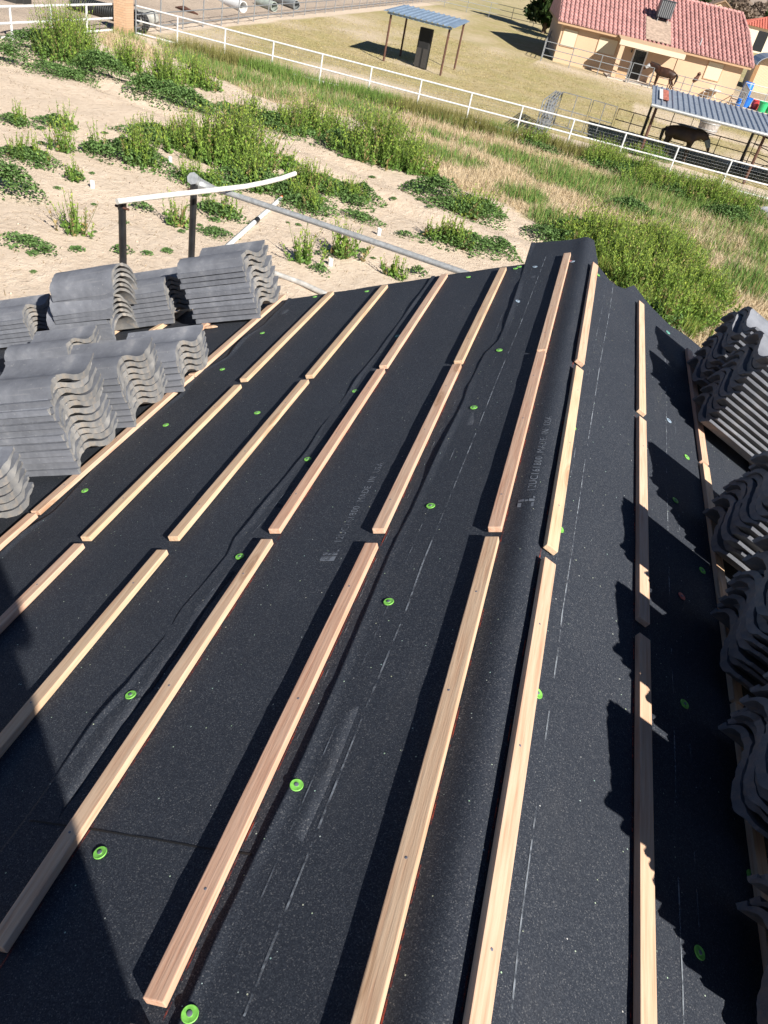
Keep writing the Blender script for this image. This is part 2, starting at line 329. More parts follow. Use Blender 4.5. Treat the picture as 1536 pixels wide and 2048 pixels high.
def vsurf(D, Y, K):                            # signed distance (left positive), along, sheet index -> points on that sheet
    D = np.asarray(D, float); Y = np.asarray(Y, float); K = np.broadcast_to(K, D.shape)
    X = -D*CT; Z = GZ-math.tan(TH)*np.sqrt(X*X+.035**2)+.013*np.exp(-((X+.035)/.042)**2)+np.array(LAYER)[K]/CT
    for k in range(4):
        q = K == k
        if not q.any(): continue
        Z[q] += ripple(D[q], Y[q], k)
        if k > 0:
            g = ed({3: E1, 2: E2, 1: E3}[k], Y[q])-D[q]
            w = np.clip(1-np.maximum(g, 0)/.026, 0, 1)*(D[q] > 0)
            Z[q] += w*.013*np.clip(fbm(Y[q]*3.1, np.full(q.sum(), k*5.0), 1, 50)-.22, 0, 1)*1.5
    return np.stack([X, Y, Z], -1)
def surf(s, d, y, k=None):                      # point on the top sheet at (d, y)
    D = float(d) if s == 'L' else -float(d); y = float(y)
    if k is None: k = sheet_of(D, y) if s == 'L' else 3
    return Vector(vsurf(np.array([D]), np.array([y]), np.array([k]))[0])
house = empty('house', (0, 0, 0), 'house being re-roofed with bare black underlayment and wooden battens on its gable roof', 'house')
rakeL = lambda d: 4.36+.05*math.sin(d*2.1+.6)-.03*d
RK = sorted([rp(*u, 'R') for u in [(1190, 520), (1220, 560), (1235, 572), (1252, 577), (1268, 568), (1300, 610), (1340, 650), (1375, 672)]])
def rakeR(d): return float(np.interp(d, [q[0] for q in RK], [q[1] for q in RK]))
ridge_end = lambda d: (4.80+.05*min(1, max(0, d)/.35)) if d > -.02 else (4.80+(rakeR(.05)-4.80)*min(1, (-d-.02)/.05) if d > -.07 else rakeR(-d))
def sheet_cols(k, cols, y1f):
    ys_ = np.arange(Y0, 4.9, .03); D = np.array([cols(y) for y in ys_]); nd = D.shape[1]; Y1 = np.vectorize(y1f)(D)
    P = vsurf(D.ravel(), np.minimum(ys_[:, None], Y1).ravel(), np.full(D.size, k)); nn = len(ys_); m = MB()
    m.add(P, [(i*nd+j, i*nd+j+1, (i+1)*nd+j+1, (i+1)*nd+j) for i in range(nn-1) for j in range(nd-1)])
    return m
def solid(o, t):
    md = o.modifiers.new('thickness', 'SOLIDIFY'); md.thickness = t; md.offset = -1; return o
ridge_cols = lambda y: list(np.linspace(-EAVE, -1.3, 40))+list(np.linspace(-1.25, -.13, 34))+list(np.linspace(-.11, .11, 23))+list(np.linspace(.13, ed(E1, y)-.035, 12))+list(np.linspace(ed(E1, y)-.03, ed(E1, y), 6))
sheets = []
def finish_sheet(m):
    o = m.build('underlayment_sheet', MEM, house, True); o.data.polygons.foreach_set('use_smooth', [True]*len(o.data.polygons)); solid(o, .002); sheets.append(o); return o
ridge_sheet = finish_sheet(sheet_cols(3, ridge_cols, ridge_end))
s2 = finish_sheet(sheet_cols(2, lambda y: list(np.linspace(ed(E1, y)-.08, ed(E2, y)-.035, 22))+list(np.linspace(ed(E2, y)-.03, ed(E2, y), 6)), rakeL))
s1 = finish_sheet(sheet_cols(1, lambda y: list(np.linspace(ed(E2, y)-.08, ed(E3, y)-.035, 28))+list(np.linspace(ed(E3, y)-.03, ed(E3, y), 6)), rakeL))
s0 = finish_sheet(sheet_cols(0, lambda y: list(np.linspace(ed(E3, y)-.08, EAVE, 70)), rakeL))
# deck, fascia and walls
DECK = simple('weathered plywood deck', (.33, .22, .13), .85, 0, .25, 6); STW = mat_stucco((.55, .43, .32), 'tan house stucco')
m = MB()
for s in 'LR':
    q = [rpt(s, 0, Y0, -.03), rpt(s, EAVE-.01, Y0, -.03), rpt(s, EAVE-.01, Y0, -.07), rpt(s, 0, Y0, -.07)]; m.prism(q, (0, 4.28-Y0, 0))
m.build('roof_deck', DECK, house)
m = MB()
for s in 'LR': m.prism([rpt(s, .0, 4.29, -.035), rpt(s, EAVE, 4.29, -.035), rpt(s, EAVE, 4.29, -.2), rpt(s, .0, 4.29, -.2)], (0, .035, 0))
m.build('fascia_board', simple('brown fascia paint', (.16, .10, .07), .7), house)
m = MB(); xw = 3.8; zt = GZ-xw*math.tan(TH)-.09
m.prism([(-xw, Y0+.3, 0), (xw, Y0+.3, 0), (xw, Y0+.3, zt), (0, Y0+.3, GZ-.1), (-xw, Y0+.3, zt)], (0, 3.9-Y0-.3, 0)); m.build('wall', STW, house)
# printed lines on the sheets
def resample(pts, step):
    P = [np.array(p) for p in pts]; out = []
    for a, b in zip(P[:-1], P[1:]):
        n = max(1, int(np.linalg.norm(b-a)/step)); out += [a+(b-a)*i/n for i in range(n)]
    return out+[P[-1]]
def ink(name, col, lo, hi, scale=(9, 9, 9), fine=90):
    m = N(name); m.base(col); m.rough(.85); co = m.coord('Object', scale)
    f = m.math('ADD', m.math('MULTIPLY', m.noise(co, 1.4, 3, .6), .75), m.math('MULTIPLY', m.noise(m.coord(), fine, 2), .35))
    k = m.ramp(f, (lo, (0, 0, 0)), (hi, (1, 1, 1))); tr = m.n('BsdfTransparent'); mx = m.n('MixShader')
    m.l(k, mx.inputs[0]); m.l(tr.outputs[0], mx.inputs[1]); m.l(m.b.outputs[0], mx.inputs[2]); m.l(mx.outputs[0], m.t.nodes['Material Output'].inputs[0]); return m.m
INK1 = ink('pale printed line', (.19, .215, .25), .50, .66); INK2 = ink('worn printed line', (.13, .15, .18), .56, .72); INK3 = ink('patchy printed lettering', (.14, .16, .195), .38, .60, fine=160); CHALKM = ink('red chalk line', (.30, .05, .03), .50, .68)
def ribbon(px, s, w, mat, name='printed_line', shift=0.0, parent=None):
    P = np.array(resample([rp(u, v, s) for u, v in px], .02)); T = np.gradient(P, axis=0); T /= np.linalg.norm(T, axis=1)[:, None]
    Nn = np.stack([-T[:, 1], T[:, 0]], 1)*(w/2*(.7+.6*fbm(P[:, 1], P[:, 0], 9, 77)))[:, None]; P[:, 0] += shift; m = MB(); v = []
    for a, b in zip(P+Nn, P-Nn): v += [surf(s, *a)+Vector((0, 0, .0014)), surf(s, *b)+Vector((0, 0, .0014))]
    m.add(v, [(2*i, 2*i+1, 2*i+3, 2*i+2) for i in range(len(P)-1)]); m.build(name, mat, parent or ridge_sheet)
LN = {'a': [(616, 594), (580, 621), (525, 671), (483, 715), (426, 766), (336, 845), (234, 942), (141, 1024), (78, 1079), (0, 1149)],
 'b': [(732, 586), (700, 625), (660, 672), (634, 700), (575, 762), (523, 822), (457, 884), (320, 1040), (260, 1102), (219, 1149), (174, 1200), (0, 1382)],
 'c': [(1095, 505), (1070, 570), (1040, 650), (996, 754), (960, 845), (889, 1020), (846, 1124), (812, 1220), (715, 1458), (641, 1645), (582, 1794), (488, 2032)],
 'd': [(1075, 505), (1055, 560), (1020, 650), (931, 848), (854, 1025), (815, 1116), (775, 1213), (672, 1450), (520, 1801), (422, 2040)],
 'e': [(1227, 567), (1217, 636), (1203, 711), (1175, 890), (1146, 1090), (1125, 1225), (1118, 1290), (1095, 1450), (1065, 1679), (1040, 1865), (1022, 2040)],
 'f': [(1330, 690), (1332, 790), (1333, 878), (1333, 936), (1338, 1142), (1342, 1259), (1348, 1416), (1357, 1742), (1365, 1938), (1369, 2048)],
 'g': [(1347, 700), (1349, 839), (1351, 878), (1364, 1168), (1378, 1432), (1390, 1716), (1408, 2001)]}
ribbon(LN['a'], 'L', .0042, INK1, parent=s1); ribbon(LN['a'], 'L', .003, INK2, shift=.035, parent=s1)
ribbon(LN['b'], 'L', .0042, INK1, parent=s1); ribbon(LN['b'], 'L', .0035, INK2, shift=.04, parent=s1)
ribbon(LN['c'], 'L', .0042, INK1); ribbon(LN['d'], 'L', .003, INK2)
ribbon(EDGE1, 'L', .0035, INK2, shift=.03, parent=s2); ribbon(EDGE2[1:-2], 'L', .0035, INK2, shift=-.05, parent=s2)
ribbon(LN['e'], 'R', .0034, INK1); ribbon(LN['e'], 'R', .003, INK2, shift=-.045)
ribbon(LN['f'], 'R', .0034, INK1); ribbon(LN['g'], 'R', .003, INK2)
ribbon([(0, 1632), (178, 1656), (300, 1675), (406, 1694), (505, 1708)], 'L', .004, simple('seam tar', (.006, .006, .007), .8), 'end_lap_seam', parent=s2)
# printed lettering
def lettering(txt, p0, p1, s, size, parent):
    cu = bpy.data.curves.new('t', 'FONT'); cu.body = txt; cu.size = size; cu.resolution_u = 3; cu.space_character = 1.12
    o = bpy.data.objects.new('t', cu); COL.objects.link(o); bpy.context.view_layer.update()
    me = bpy.data.meshes.new_from_object(o.evaluated_get(bpy.context.evaluated_depsgraph_get())); bpy.data.objects.remove(o)
    d0, y0 = rp(*p0, s); d1, y1 = rp(*p1, s); W_ = max(v.co.x for v in me.vertices); k = (y1-y0)/W_
    for v in me.vertices:
        u, w = v.co.x*k, v.co.y; d = d0+(d1-d0)*u/(y1-y0)+(w if s == 'L' else -w); y = y0+u; v.co = surf(s, d, y)+Vector((0, 0, .0015))
    me.materials.append(INK3); t = bpy.data.objects.new('printed_lettering', me); COL.objects.link(t); t.parent = parent
lettering('12UC161800  MADE  IN  USA', (681, 1085), (768, 925), 'L', .034, s2)
lettering('12UC161800  MADE  IN  USA', (1068, 985), (1103, 836), 'L', .034, ridge_sheet)
for px, par in (((660, 1121), s2), ((1057, 1015), ridge_sheet)):
    d, y = rp(*px, 'L'); m = MB()
    for (a, b, c, e) in ((0, .022, -.012, .034), (.027, .040, -.012, .004), (.027, .040, .018, .034), (.027, .036, .006, .016), (.045, .053, -.012, -.006)):
        q = [(d+c, y+a), (d+e, y+a), (d+e, y+b), (d+c, y+b)]; m.add([surf('L', *w)+Vector((0, 0, .0015)) for w in q], [(0, 1, 2, 3)])
    m.build('printed_emblem', INK3, par)
# ---------------------------------------------------------------- battens
BW, BH = .038, .0185
def batten_mesh(L, seed):
    bm = bmesh.new(); bmesh.ops.create_cube(bm, size=1); bmesh.ops.scale(bm, vec=(BW, L, BH), verts=bm.verts)
    bmesh.ops.bevel(bm, geom=list(bm.edges), offset=.0022, segments=2, profile=.6, affect='EDGES')
    me = bpy.data.meshes.new('batten'); bm.to_mesh(me); bm.free(); me.materials.append(WOOD); return me
_cache = {}
def batten(s, dup, ya, yb, label, yaw=0.0, lift=0.0, d2=None):
    L = round(yb-ya, 3); key = L
    if key not in _cache: _cache[key] = batten_mesh(L, len(_cache))
    o = bpy.data.objects.new('roof_batten', _cache[key]); COL.objects.link(o); g = rdir(s)
    ex = Vector((g*CT, 0, -ST)); n = Vector((g*ST, 0, CT)); ey = Vector((0, 1, 0))
    if g < 0: ex = -ex
    R = Matrix((ex, ey, n)).transposed() @ Matrix.Rotation(yaw, 3, 'Z')
    p = rpt(s, dup+BW/2, (ya+yb)/2, BH/2+lift+.0008); o.matrix_world = Matrix.Translation(p) @ R.to_4x4()
    global BNAIL
    if 'BNAIL' not in globals():
        q = MB(); q.lathe((0, 0, 0), [(.0028, -.004), (.0028, .0004), (.002, .0007), (.0001, .0007)], 9); w = q.build('nail', NAIL, None, True); BNAIL = w.data; bpy.data.objects.remove(w)
    nn = max(2, round(L/.40))
    for i in range(nn):
        w = bpy.data.objects.new('nail', BNAIL); COL.objects.link(w); w.parent = o; w.location = (random.uniform(-.006, .006), -L/2+L*(i+.5)/nn+random.uniform(-.05, .05), BH/2)
    return tag(o, label, 'batten', 'wooden battens nailed along the roof')
PX = lambda u, v, s: rp(u, v, s)[1]
ORD = ['first', 'second', 'third', 'fourth', 'fifth', 'sixth', 'seventh', 'eighth', 'ninth', 'tenth', 'eleventh', 'twelfth', 'thirteenth', 'fourteenth', 'fifteenth', 'sixteenth', 'seventeenth']
LD = [.1004]+[.1017+.34137*i for i in range(1, 10)]; RD = [.0207, .0055+.3448, .0055+2*.3448]+[.0055+.3448*i for i in range(3, 9)]
segL = {1: [((1092, 707), (1137.5, 512)), ((998, 1065), (1090, 711)), None], 2: [((928.5, 729), (1012, 541)), ((772, 1068), (926, 735)), ((329.5, 2017), (759.5, 1096))],
 3: [((778, 738), (891.5, 554)), ((566, 1068), (772, 745)), ((9, 1906), (551, 1088))], 4: [((631.4, 757), (772, 576)), ((358.5, 1083), (624, 766)), ((341, 1109), None)],
 5: [((499.4, 764), (665, 589)), ((182.3, 1083), (487, 776)), ((171, 1096), None)]}
def side_name(i, s): return '%s batten row down the %s slope' % (ORD[i], 'left' if s == 'L' else 'right')
names = ['far piece', 'middle piece', 'near piece']
for r, sg in segL.items():
    for k, e in enumerate(sg):
        if e is None: yb = PX(990, 1084, 'L'); ya = yb-1.62
        elif e[1] is None: yb = PX(*e[0], 'L'); ya = yb-1.219
        else: ya, yb = PX(*e[0], 'L'), PX(*e[1], 'L')
        batten('L', LD[r-1], ya, yb, 'pale wood batten, %s of the %s' % (names[k], side_name(r-1, 'L')), yaw=random.uniform(-.002, .002))
for r in range(1, 6):
    yb = .42 if r not in (2, 3) else .41
    if r in (2, 3): batten('L', LD[r-1], -.9, .39, 'pale wood batten, last piece of the %s' % side_name(r-1, 'L'))
for r in (6, 7, 8, 9, 10):
    y = 4.30 if r < 9 else 4.1
    for k in range(4):
        if r == 7 and k == 0: batten('L', LD[6], 3.78, 4.02, 'short pale wood batten end beside the tall dark tile stack at the roof edge'); y = 3.74; continue
        batten('L', LD[r-1], y-1.215, y, 'pale batten under tiles, %s in the %s' % (['far piece', 'second piece', 'third piece', 'near piece'][k], side_name(r-1, 'L'))); y -= 1.228
segR = {1: [((1145, 721.6), (1183, 530)), ((1081, 1093), (1142, 733)), None], 2: [((1271, 823), (1275.5, 607.5)), ((1268, 1239), (1270, 836)), ((None), (1267, 1270))]}
for r, sg in segR.items():
    for k, e in enumerate(sg):
        if e is None: yb = PX(1077, 1118, 'R'); ya = yb-1.219
        elif e[0] is None: yb = PX(*e[1], 'R'); ya = yb-1.3
        else: ya, yb = PX(*e[0], 'R'), PX(*e[1], 'R')
        batten('R', RD[r-1], ya, yb, 'pale wood batten, %s of the %s' % (names[k], side_name(r-1, 'R')))
for r in (3, 4, 5, 6, 7):
    y = PX(1397, 924.5, 'R')
    batten('R', RD[r-1], y, y+1.219, 'pale wood batten, far piece of the %s' % side_name(r-1, 'R'))
    y -= .022; batten('R', RD[r-1], y-1.3, y, 'pale wood batten, middle piece of the %s' % side_name(r-1, 'R'))
    batten('R', RD[r-1], y-2.6, y-1.31, 'pale wood batten, near piece of the %s' % side_name(r-1, 'R'))
# red chalk lines beside the battens
def chalk(s, d, y0, y1, seed):
    m = MB(); v = []; ys_ = np.arange(y0, y1, .06)
    for y in ys_: v += [surf(s, d-.0026, y)+Vector((0, 0, .0012)), surf(s, d+.0005, y)+Vector((0, 0, .0012))]
    m.add(v, [(2*i, 2*i+1, 2*i+3, 2*i+2) for i in range(len(ys_)-1)])
    m.build('chalk_line', CHALKM, ridge_sheet if s == 'R' or d < .4 else s2 if d < .8 else s1)
for i in range(5): chalk('L', LD[i]-.001, 0.2, 4.3, i)
for i in range(2): chalk('R', RD[i]-.001, 0.2, 4.3, 20+i)
# splintered offcuts beside the tiles
def splinter(s, a, b, w, h, label):
    d0, y0 = rp(*a, s); d1, y1 = rp(*b, s); A = rpt(s, d0, y0, .004); B = rpt(s, d1, y1, .006); t = (B-A); nrm = Vector((rdir(s)*ST, 0, CT)); sd = nrm.cross(t.normalized())
    P = []
    for q, ww, hh in ((0, .5, .8), (.25, 1, 1), (.7, .9, 1), (.88, .5, .7), (1, .12, .3)):
        for u, v in ((-1, 0), (1, 0), (.8, 1), (-.9, 1)): P.append(A+t*q+sd*(u*w/2*ww)+nrm*(v*h*hh))
    fs = [(0, 1, 2, 3), (16, 19, 18, 17)]+[(i*4+k, i*4+(k+1) % 4, i*4+4+(k+1) % 4, i*4+4+k) for i in range(4) for k in range(4)]
    m = MB(); m.add(P, fs); root = m.build('wood_splinter', WOOD); tag(root, label, 'wood scrap')
splinter('L', (312, 684), (352, 667), .03, .016, 'splintered pale wood offcut with a jagged tip beside the ridge tile stack')
splinter('L', (408, 658), (436, 656), .022, .012, 'small split wood sliver lying at the foot of the tall dark tile stack')
splinter('L', (296, 672), (338, 648), .04, .02, 'broken wood batten end poking out under the ridge tile stack')
# ---------------------------------------------------------------- nail caps
def cap_mesh(dark):
    m = MB(); m.lathe((0, 0, 0), [(.0136, 0), (.0138, .0012), (.0128, .0024), (.011, .0018), (.0052, .0019), (.0048, .0028), (0.0001, .0028)], 20); return m
CAPME = {}
NAILS = [('L', 380, 2030, 'g'), ('L', 201, 1705, 'g'), ('L', 593, 1572, 'g'), ('L', 262, 1390, 'g'), ('L', 778, 1204, 'g'), ('L', 480, 1113, 'g'), ('L', 862, 1012, 'g'), ('L', 616, 918, 'g'), ('L', 948, 815, 'g'), ('L', 515, 824, 'g'), ('L', 999, 700, 'g'), ('L', 711, 782, 'g'), ('L', 796, 672, 't'), ('L', 1036, 603, 'b'), ('L', 1070, 534, 'b'), ('L', 1145, 524, 'b'), ('L', 1140, 523, 'r'), ('L', 937, 554, 'g'), ('L', 1031, 537, 'g'), ('L', 1039, 533, 'g'), ('L', 525, 665, 'g'), ('L', 630, 593, 'g'), ('L', 734, 582, 'g'), ('L', 332, 849, 'g'), ('L', 445, 738, 'g'), ('L', 170, 980, 'g'), ('R', 1196, 548, 'g'), ('R', 1075, 1384, 'g'), ('R', 1120, 1056, 'g'), ('R', 1146, 853, 'g'), ('R', 1369, 1407, 'g'), ('R', 1399, 1904, 'g'), ('R', 1363, 1192, 'r'), ('R', 1404, 1141, 'g'), ('R', 1350, 1001, 'g'), ('R', 1373, 915, 'g'), ('R', 1464, 979, 'g'), ('R', 1337, 842, 'b'), ('R', 1336, 664, 't'), ('R', 1502, 1751, 'g')]
CN = {'g': ('lime green', CAPG), 'b': ('blue grey', CAPB), 'r': ('red', CAPR), 't': ('teal', CAPT)}
capm = {}
for k, (nm, mt) in CN.items():
    m = cap_mesh(0); o = m.build('plastic_cap', mt, None, True); capm[k] = o.data; bpy.data.objects.remove(o)
m = MB(); m.lathe((0, 0, 0), [(.0046, .0026), (.0046, .0036), (.003, .0042), (.0001, .0042)], 10); o = m.build('nail_head', NAIL, None, True); nailme = o.data; bpy.data.objects.remove(o)
def near_row(s, d):
    D = LD if s == 'L' else RD; k = sum(1 for q in D if q < d); sl = 'left' if s == 'L' else 'right'
    return ('above the first %s batten row' % sl) if k == 0 else 'below the %s %s batten row' % (ORD[k-1], sl)
cnt = {}
rows = {}
for t in NAILS:
    d, y = rp(t[1], t[2], t[0]); rows.setdefault((t[3], near_row(t[0], d)), []).append(y)
for v in rows.values(): v.sort()
for s, px, py, k in NAILS:
    d, y = rp(px, py, s); key = (k, near_row(s, d)); L = rows[key]; i = L.index(y)
    pos = '' if len(L) == 1 else ', nearest one' if i == 0 else ', farthest one' if i == len(L)-1 else ', %s from the near end' % ORD[i]
    p = surf(s, d, y); e = .01; tx = surf(s, d+e, y)-p; ty = surf(s, d, y+e)-p; n = tx.cross(ty).normalized(); n = n if n.z > 0 else -n
    o = bpy.data.objects.new('nail_cap', None); COL.objects.link(o); o.empty_display_size = .02; o.rotation_euler = n.to_track_quat('Z', 'Y').to_euler(); o.location = p+n*.0018
    tag(o, '%s cap nail %s%s' % (CN[k][0], near_row(s, d), pos), 'cap nail', 'plastic cap nails in the underlayment')
    a = bpy.data.objects.new('plastic_cap', capm[k]); b = bpy.data.objects.new('nail_head', nailme)
    for q in (a, b): COL.objects.link(q); q.parent = o
# ---------------------------------------------------------------- roof tiles in stacks
PROF = [(-.004, 0), (.008, .001), (.014, .020), (.024, .042), (.042, .060), (.064, .071), (.090, .075), (.116, .068), (.142, .053), (.168, .037), (.195, .025), (.222, .020), (.250, .023), (.276, .033), (.300, .047), (.318, .060), (.328, .068)]; PROF = [(u, z*.84) for u, z in PROF]
def densify(p):
    p = np.array(p); t = np.arange(len(p)); T = np.linspace(0, len(p)-1, 2*len(p)-1); q = []
    for x in T:
        i = min(int(x), len(p)-2); f = x-i; a, b, c, d = p[max(i-1, 0)], p[i], p[i+1], p[min(i+2, len(p)-1)]
        q.append(tuple(.5*((2*b)+(c-a)*f+(2*a-5*b+4*c-d)*f*f+(3*b-a-3*c+d)*f**3)))
    return q
def tile_mesh(seed, prof, L=.432, t=.0245):
    rnd = random.Random(seed); prof = densify(prof); m = MB(); n = len(prof)
    chips = [(rnd.uniform(.02, .3), rnd.uniform(.006, .02), rnd.uniform(.006, .016)) for _ in range(5)]
    def chip(u, e): return sum(-dp*max(0, 1-abs(u-c)/w) for c, w, dp in chips[(0 if e else 2):(2 if e else 5)])
    segs = 9; vs = []; fs = []; mi = []
    for i in range(segs+1):
        x = L*i/segs
        for u, z in prof:
            jx = rnd.uniform(-.0028, .0028)+(-chip(u, 1) if i == 0 else chip(u, 0)) if i in (0, segs) else 0
            vs.append((-(x+jx), u+rnd.uniform(-.0006, .0006), z+t*.5+rnd.uniform(-.0007, .0007)))
    top = len(vs)
    for i in range(segs+1):
        x = L*i/segs
        for u, z in prof:
            jx = rnd.uniform(-.0035, .0035) if i in (0, segs) else 0
            vs.append((-(x+jx), u, z-t*.5+rnd.uniform(-.0007, .0007)+(.004 if .03 < u < .15 else 0)+(.013*min(1, max(0, (u-.268)/.02)) if prof[-1][0] > .3 else 0)))
    for i in range(segs):
        for k in range(n-1):
            a = i*n+k; m_ = (a, a+1, a+n+1, a+n); fs.append(m_); mi.append(0); fs.append(tuple(top+q for q in m_[::-1])); mi.append(1)
    for i in range(segs):
        for k in (0, n-1): a = i*n+k; fs.append((a, a+n, top+a+n, top+a)); mi.append(0)
    for i in (0, segs):
        for k in range(n-1): a = i*n+k; fs.append((a, a+1, top+a+1, top+a)); mi.append(1)
    m.v = vs; m.f = fs; m.m = mi
    o = m.build('roof_tile', [TTOP, TEND], None, True); me = o.data; bpy.data.objects.remove(o); return me
TM = [tile_mesh(i, PROF) for i in range(4)]
RPROF = [(.125-.125*math.cos(math.pi*k/12), .112*math.sin(math.pi*k/12)) for k in range(13)]
RM = [tile_mesh(10+i, RPROF, .42, .018) for i in range(2)]
def stack(s, d, y, n, where, pitch=.0285, yaw=0.0, kind='tile', jit=.004, lean=(0, 0), off0=None, drift=None, tops=None):
    g = rdir(s); ex = Vector((g*CT, 0, -ST)); nrm = Vector((g*ST, 0, CT)); ey = Vector((0, 1, 0))
    # tile local: -x is down the slope, y across, z normal ; on the right slope turned by 180 degrees
    if g < 0: X, Yv = -ex, ey
    else: X, Yv = -ex, -ey
    R = Matrix((X, Yv, nrm)).transposed()
    for i in range(n):
        a = yaw+random.uniform(-.012, .012); Rz = Matrix.Rotation(a, 3, 'Z')
        oy = random.uniform(-jit, jit)+lean[1]*i; ox = random.uniform(-jit, jit)+lean[0]*i
        if drift: ox += drift[i % len(drift)]
        p = rpt(s, d+ox, y+oy, BH+.013+pitch*i)
        o = bpy.data.objects.new('ridge_tile' if kind == 'ridge' else 'roof_tile', random.choice(RM if kind == 'ridge' else TM)); COL.objects.link(o)
        o.matrix_world = Matrix.Translation(p) @ (R @ Rz).to_4x4()
        pos = 'topmost' if i == n-1 else 'bottom' if i == 0 else ORD[n-1-i]+' from the top'
        tag(o, '%s, %s of the stack %s' % ('grey half-round tile' if kind == 'ridge' else 'grey S-shaped tile', pos, where), 'roof tile', 'concrete roof tiles stacked on the roof')
stack('L', 1.815, 2.13, 11, 'biggest on the left', .0285, .02, jit=.011)
stack('L', 1.86, 1.60, 6, 'cut by the left photo edge', .03, -.03)
stack('L', 1.80, 2.52, 8, 'behind the biggest one', .0285, .0)
stack('L', 1.75, 2.88, 5, 'third in the left front row', .03, .03)
stack('L', 1.80, 3.87, 10, 'at the far roof edge', .0305, -.05, jit=.008, drift=[0, .006, -.006, .01])
stack('L', 2.66, 3.68, 5, 'under the ridge tile pile', .030, .0, 'ridge')
stack('L', 2.42, 3.96, 7, 'behind the ridge tiles', .0285, .02)
stack('L', 3.40, 3.84, 6, 'farthest left on the roof', .0285, .02)
stack('L', 2.70, 3.30, 3, 'low on the far left', .03, .02)
stack('L', 2.27, 2.13, 8, 'below the biggest one', .0285, .0)
stack('L', 2.27, 2.54, 5, 'below the second one', .0285, .0)
# upper half of the ridge tile pile
def upper_ridge():
    g = -1; ex = Vector((g*CT, 0, -ST)); nrm = Vector((g*ST, 0, CT)); R = Matrix((-ex, Vector((0, 1, 0)), nrm)).transposed()
    for i in range(6):
        o = bpy.data.objects.new('ridge_tile', RM[i % 2]); COL.objects.link(o)
        o.matrix_world = Matrix.Translation(rpt('L', 2.60-.012*i, 3.66+.003*i, BH+.165+.027*i)) @ (R @ Matrix.Rotation(.03*(i % 3)-.02, 3, 'Z')).to_4x4()
        pos = 'topmost' if i == 5 else ORD[5-i]+' from the top'
        tag(o, 'grey half-round tile, %s in the upper ridge tile pile' % pos, 'roof tile', 'concrete roof tiles stacked on the roof')
upper_ridge()
RS = [(.615, .67, 15, 'nearest bottom right'), (.622, 1.13, 15, 'second nearest on the right'), (.625, 1.60, 15, 'third nearest on the right'), (.67, 2.18, 14, 'fourth nearest on the right'), (.675, 3.16, 13, 'with lit edges on the right'), (.685, 3.60, 12, 'farthest on the right')]
for d, y, n, w in RS: stack('R', d, y+.33, n, w, .0285, random.uniform(-.02, .02), jit=.013, lean=(-.0085 if y < 2 else -.005 if y < 3 else -.003, 0), drift=[0, .012, -.008, .004, -.014])
# ---------------------------------------------------------------- people and animals
def skin_mesh(name, J, E_, mat, root=0, sub=2, parent=None):
    me = bpy.data.meshes.new(name); me.from_pydata([j[:3] for j in J], E_, []); o = bpy.data.objects.new(name, me); COL.objects.link(o)
    md = o.modifiers.new('skin', 'SKIN'); md.use_smooth_shade = True
    for i, j in enumerate(J):
        r = j[3]; me.skin_vertices[0].data[i].radius = (r if isinstance(r, tuple) else (r, r)); me.skin_vertices[0].data[i].use_root = (i == root)
    sb = o.modifiers.new('sub', 'SUBSURF'); sb.levels = sub; sb.render_levels = sub
    bpy.context.view_layer.update(); ev = o.evaluated_get(bpy.context.evaluated_depsgraph_get())
    m2 = bpy.data.meshes.new_from_object(ev); bpy.data.objects.remove(o)
    for p in m2.polygons: p.use_smooth = True
    m2.materials.clear(); m2.materials.append(mat); o = bpy.data.objects.new(name, m2); COL.objects.link(o)
    if parent: o.parent = parent
    return o
def mat_coat(name, a, b):
    m = N(name); m.base(m.ramp(m.noise(m.coord(), 2.2, 3), (.35, a), (.68, b))); m.rough(.5); m.b.inputs['Specular IOR Level'].default_value = .4; return m.m
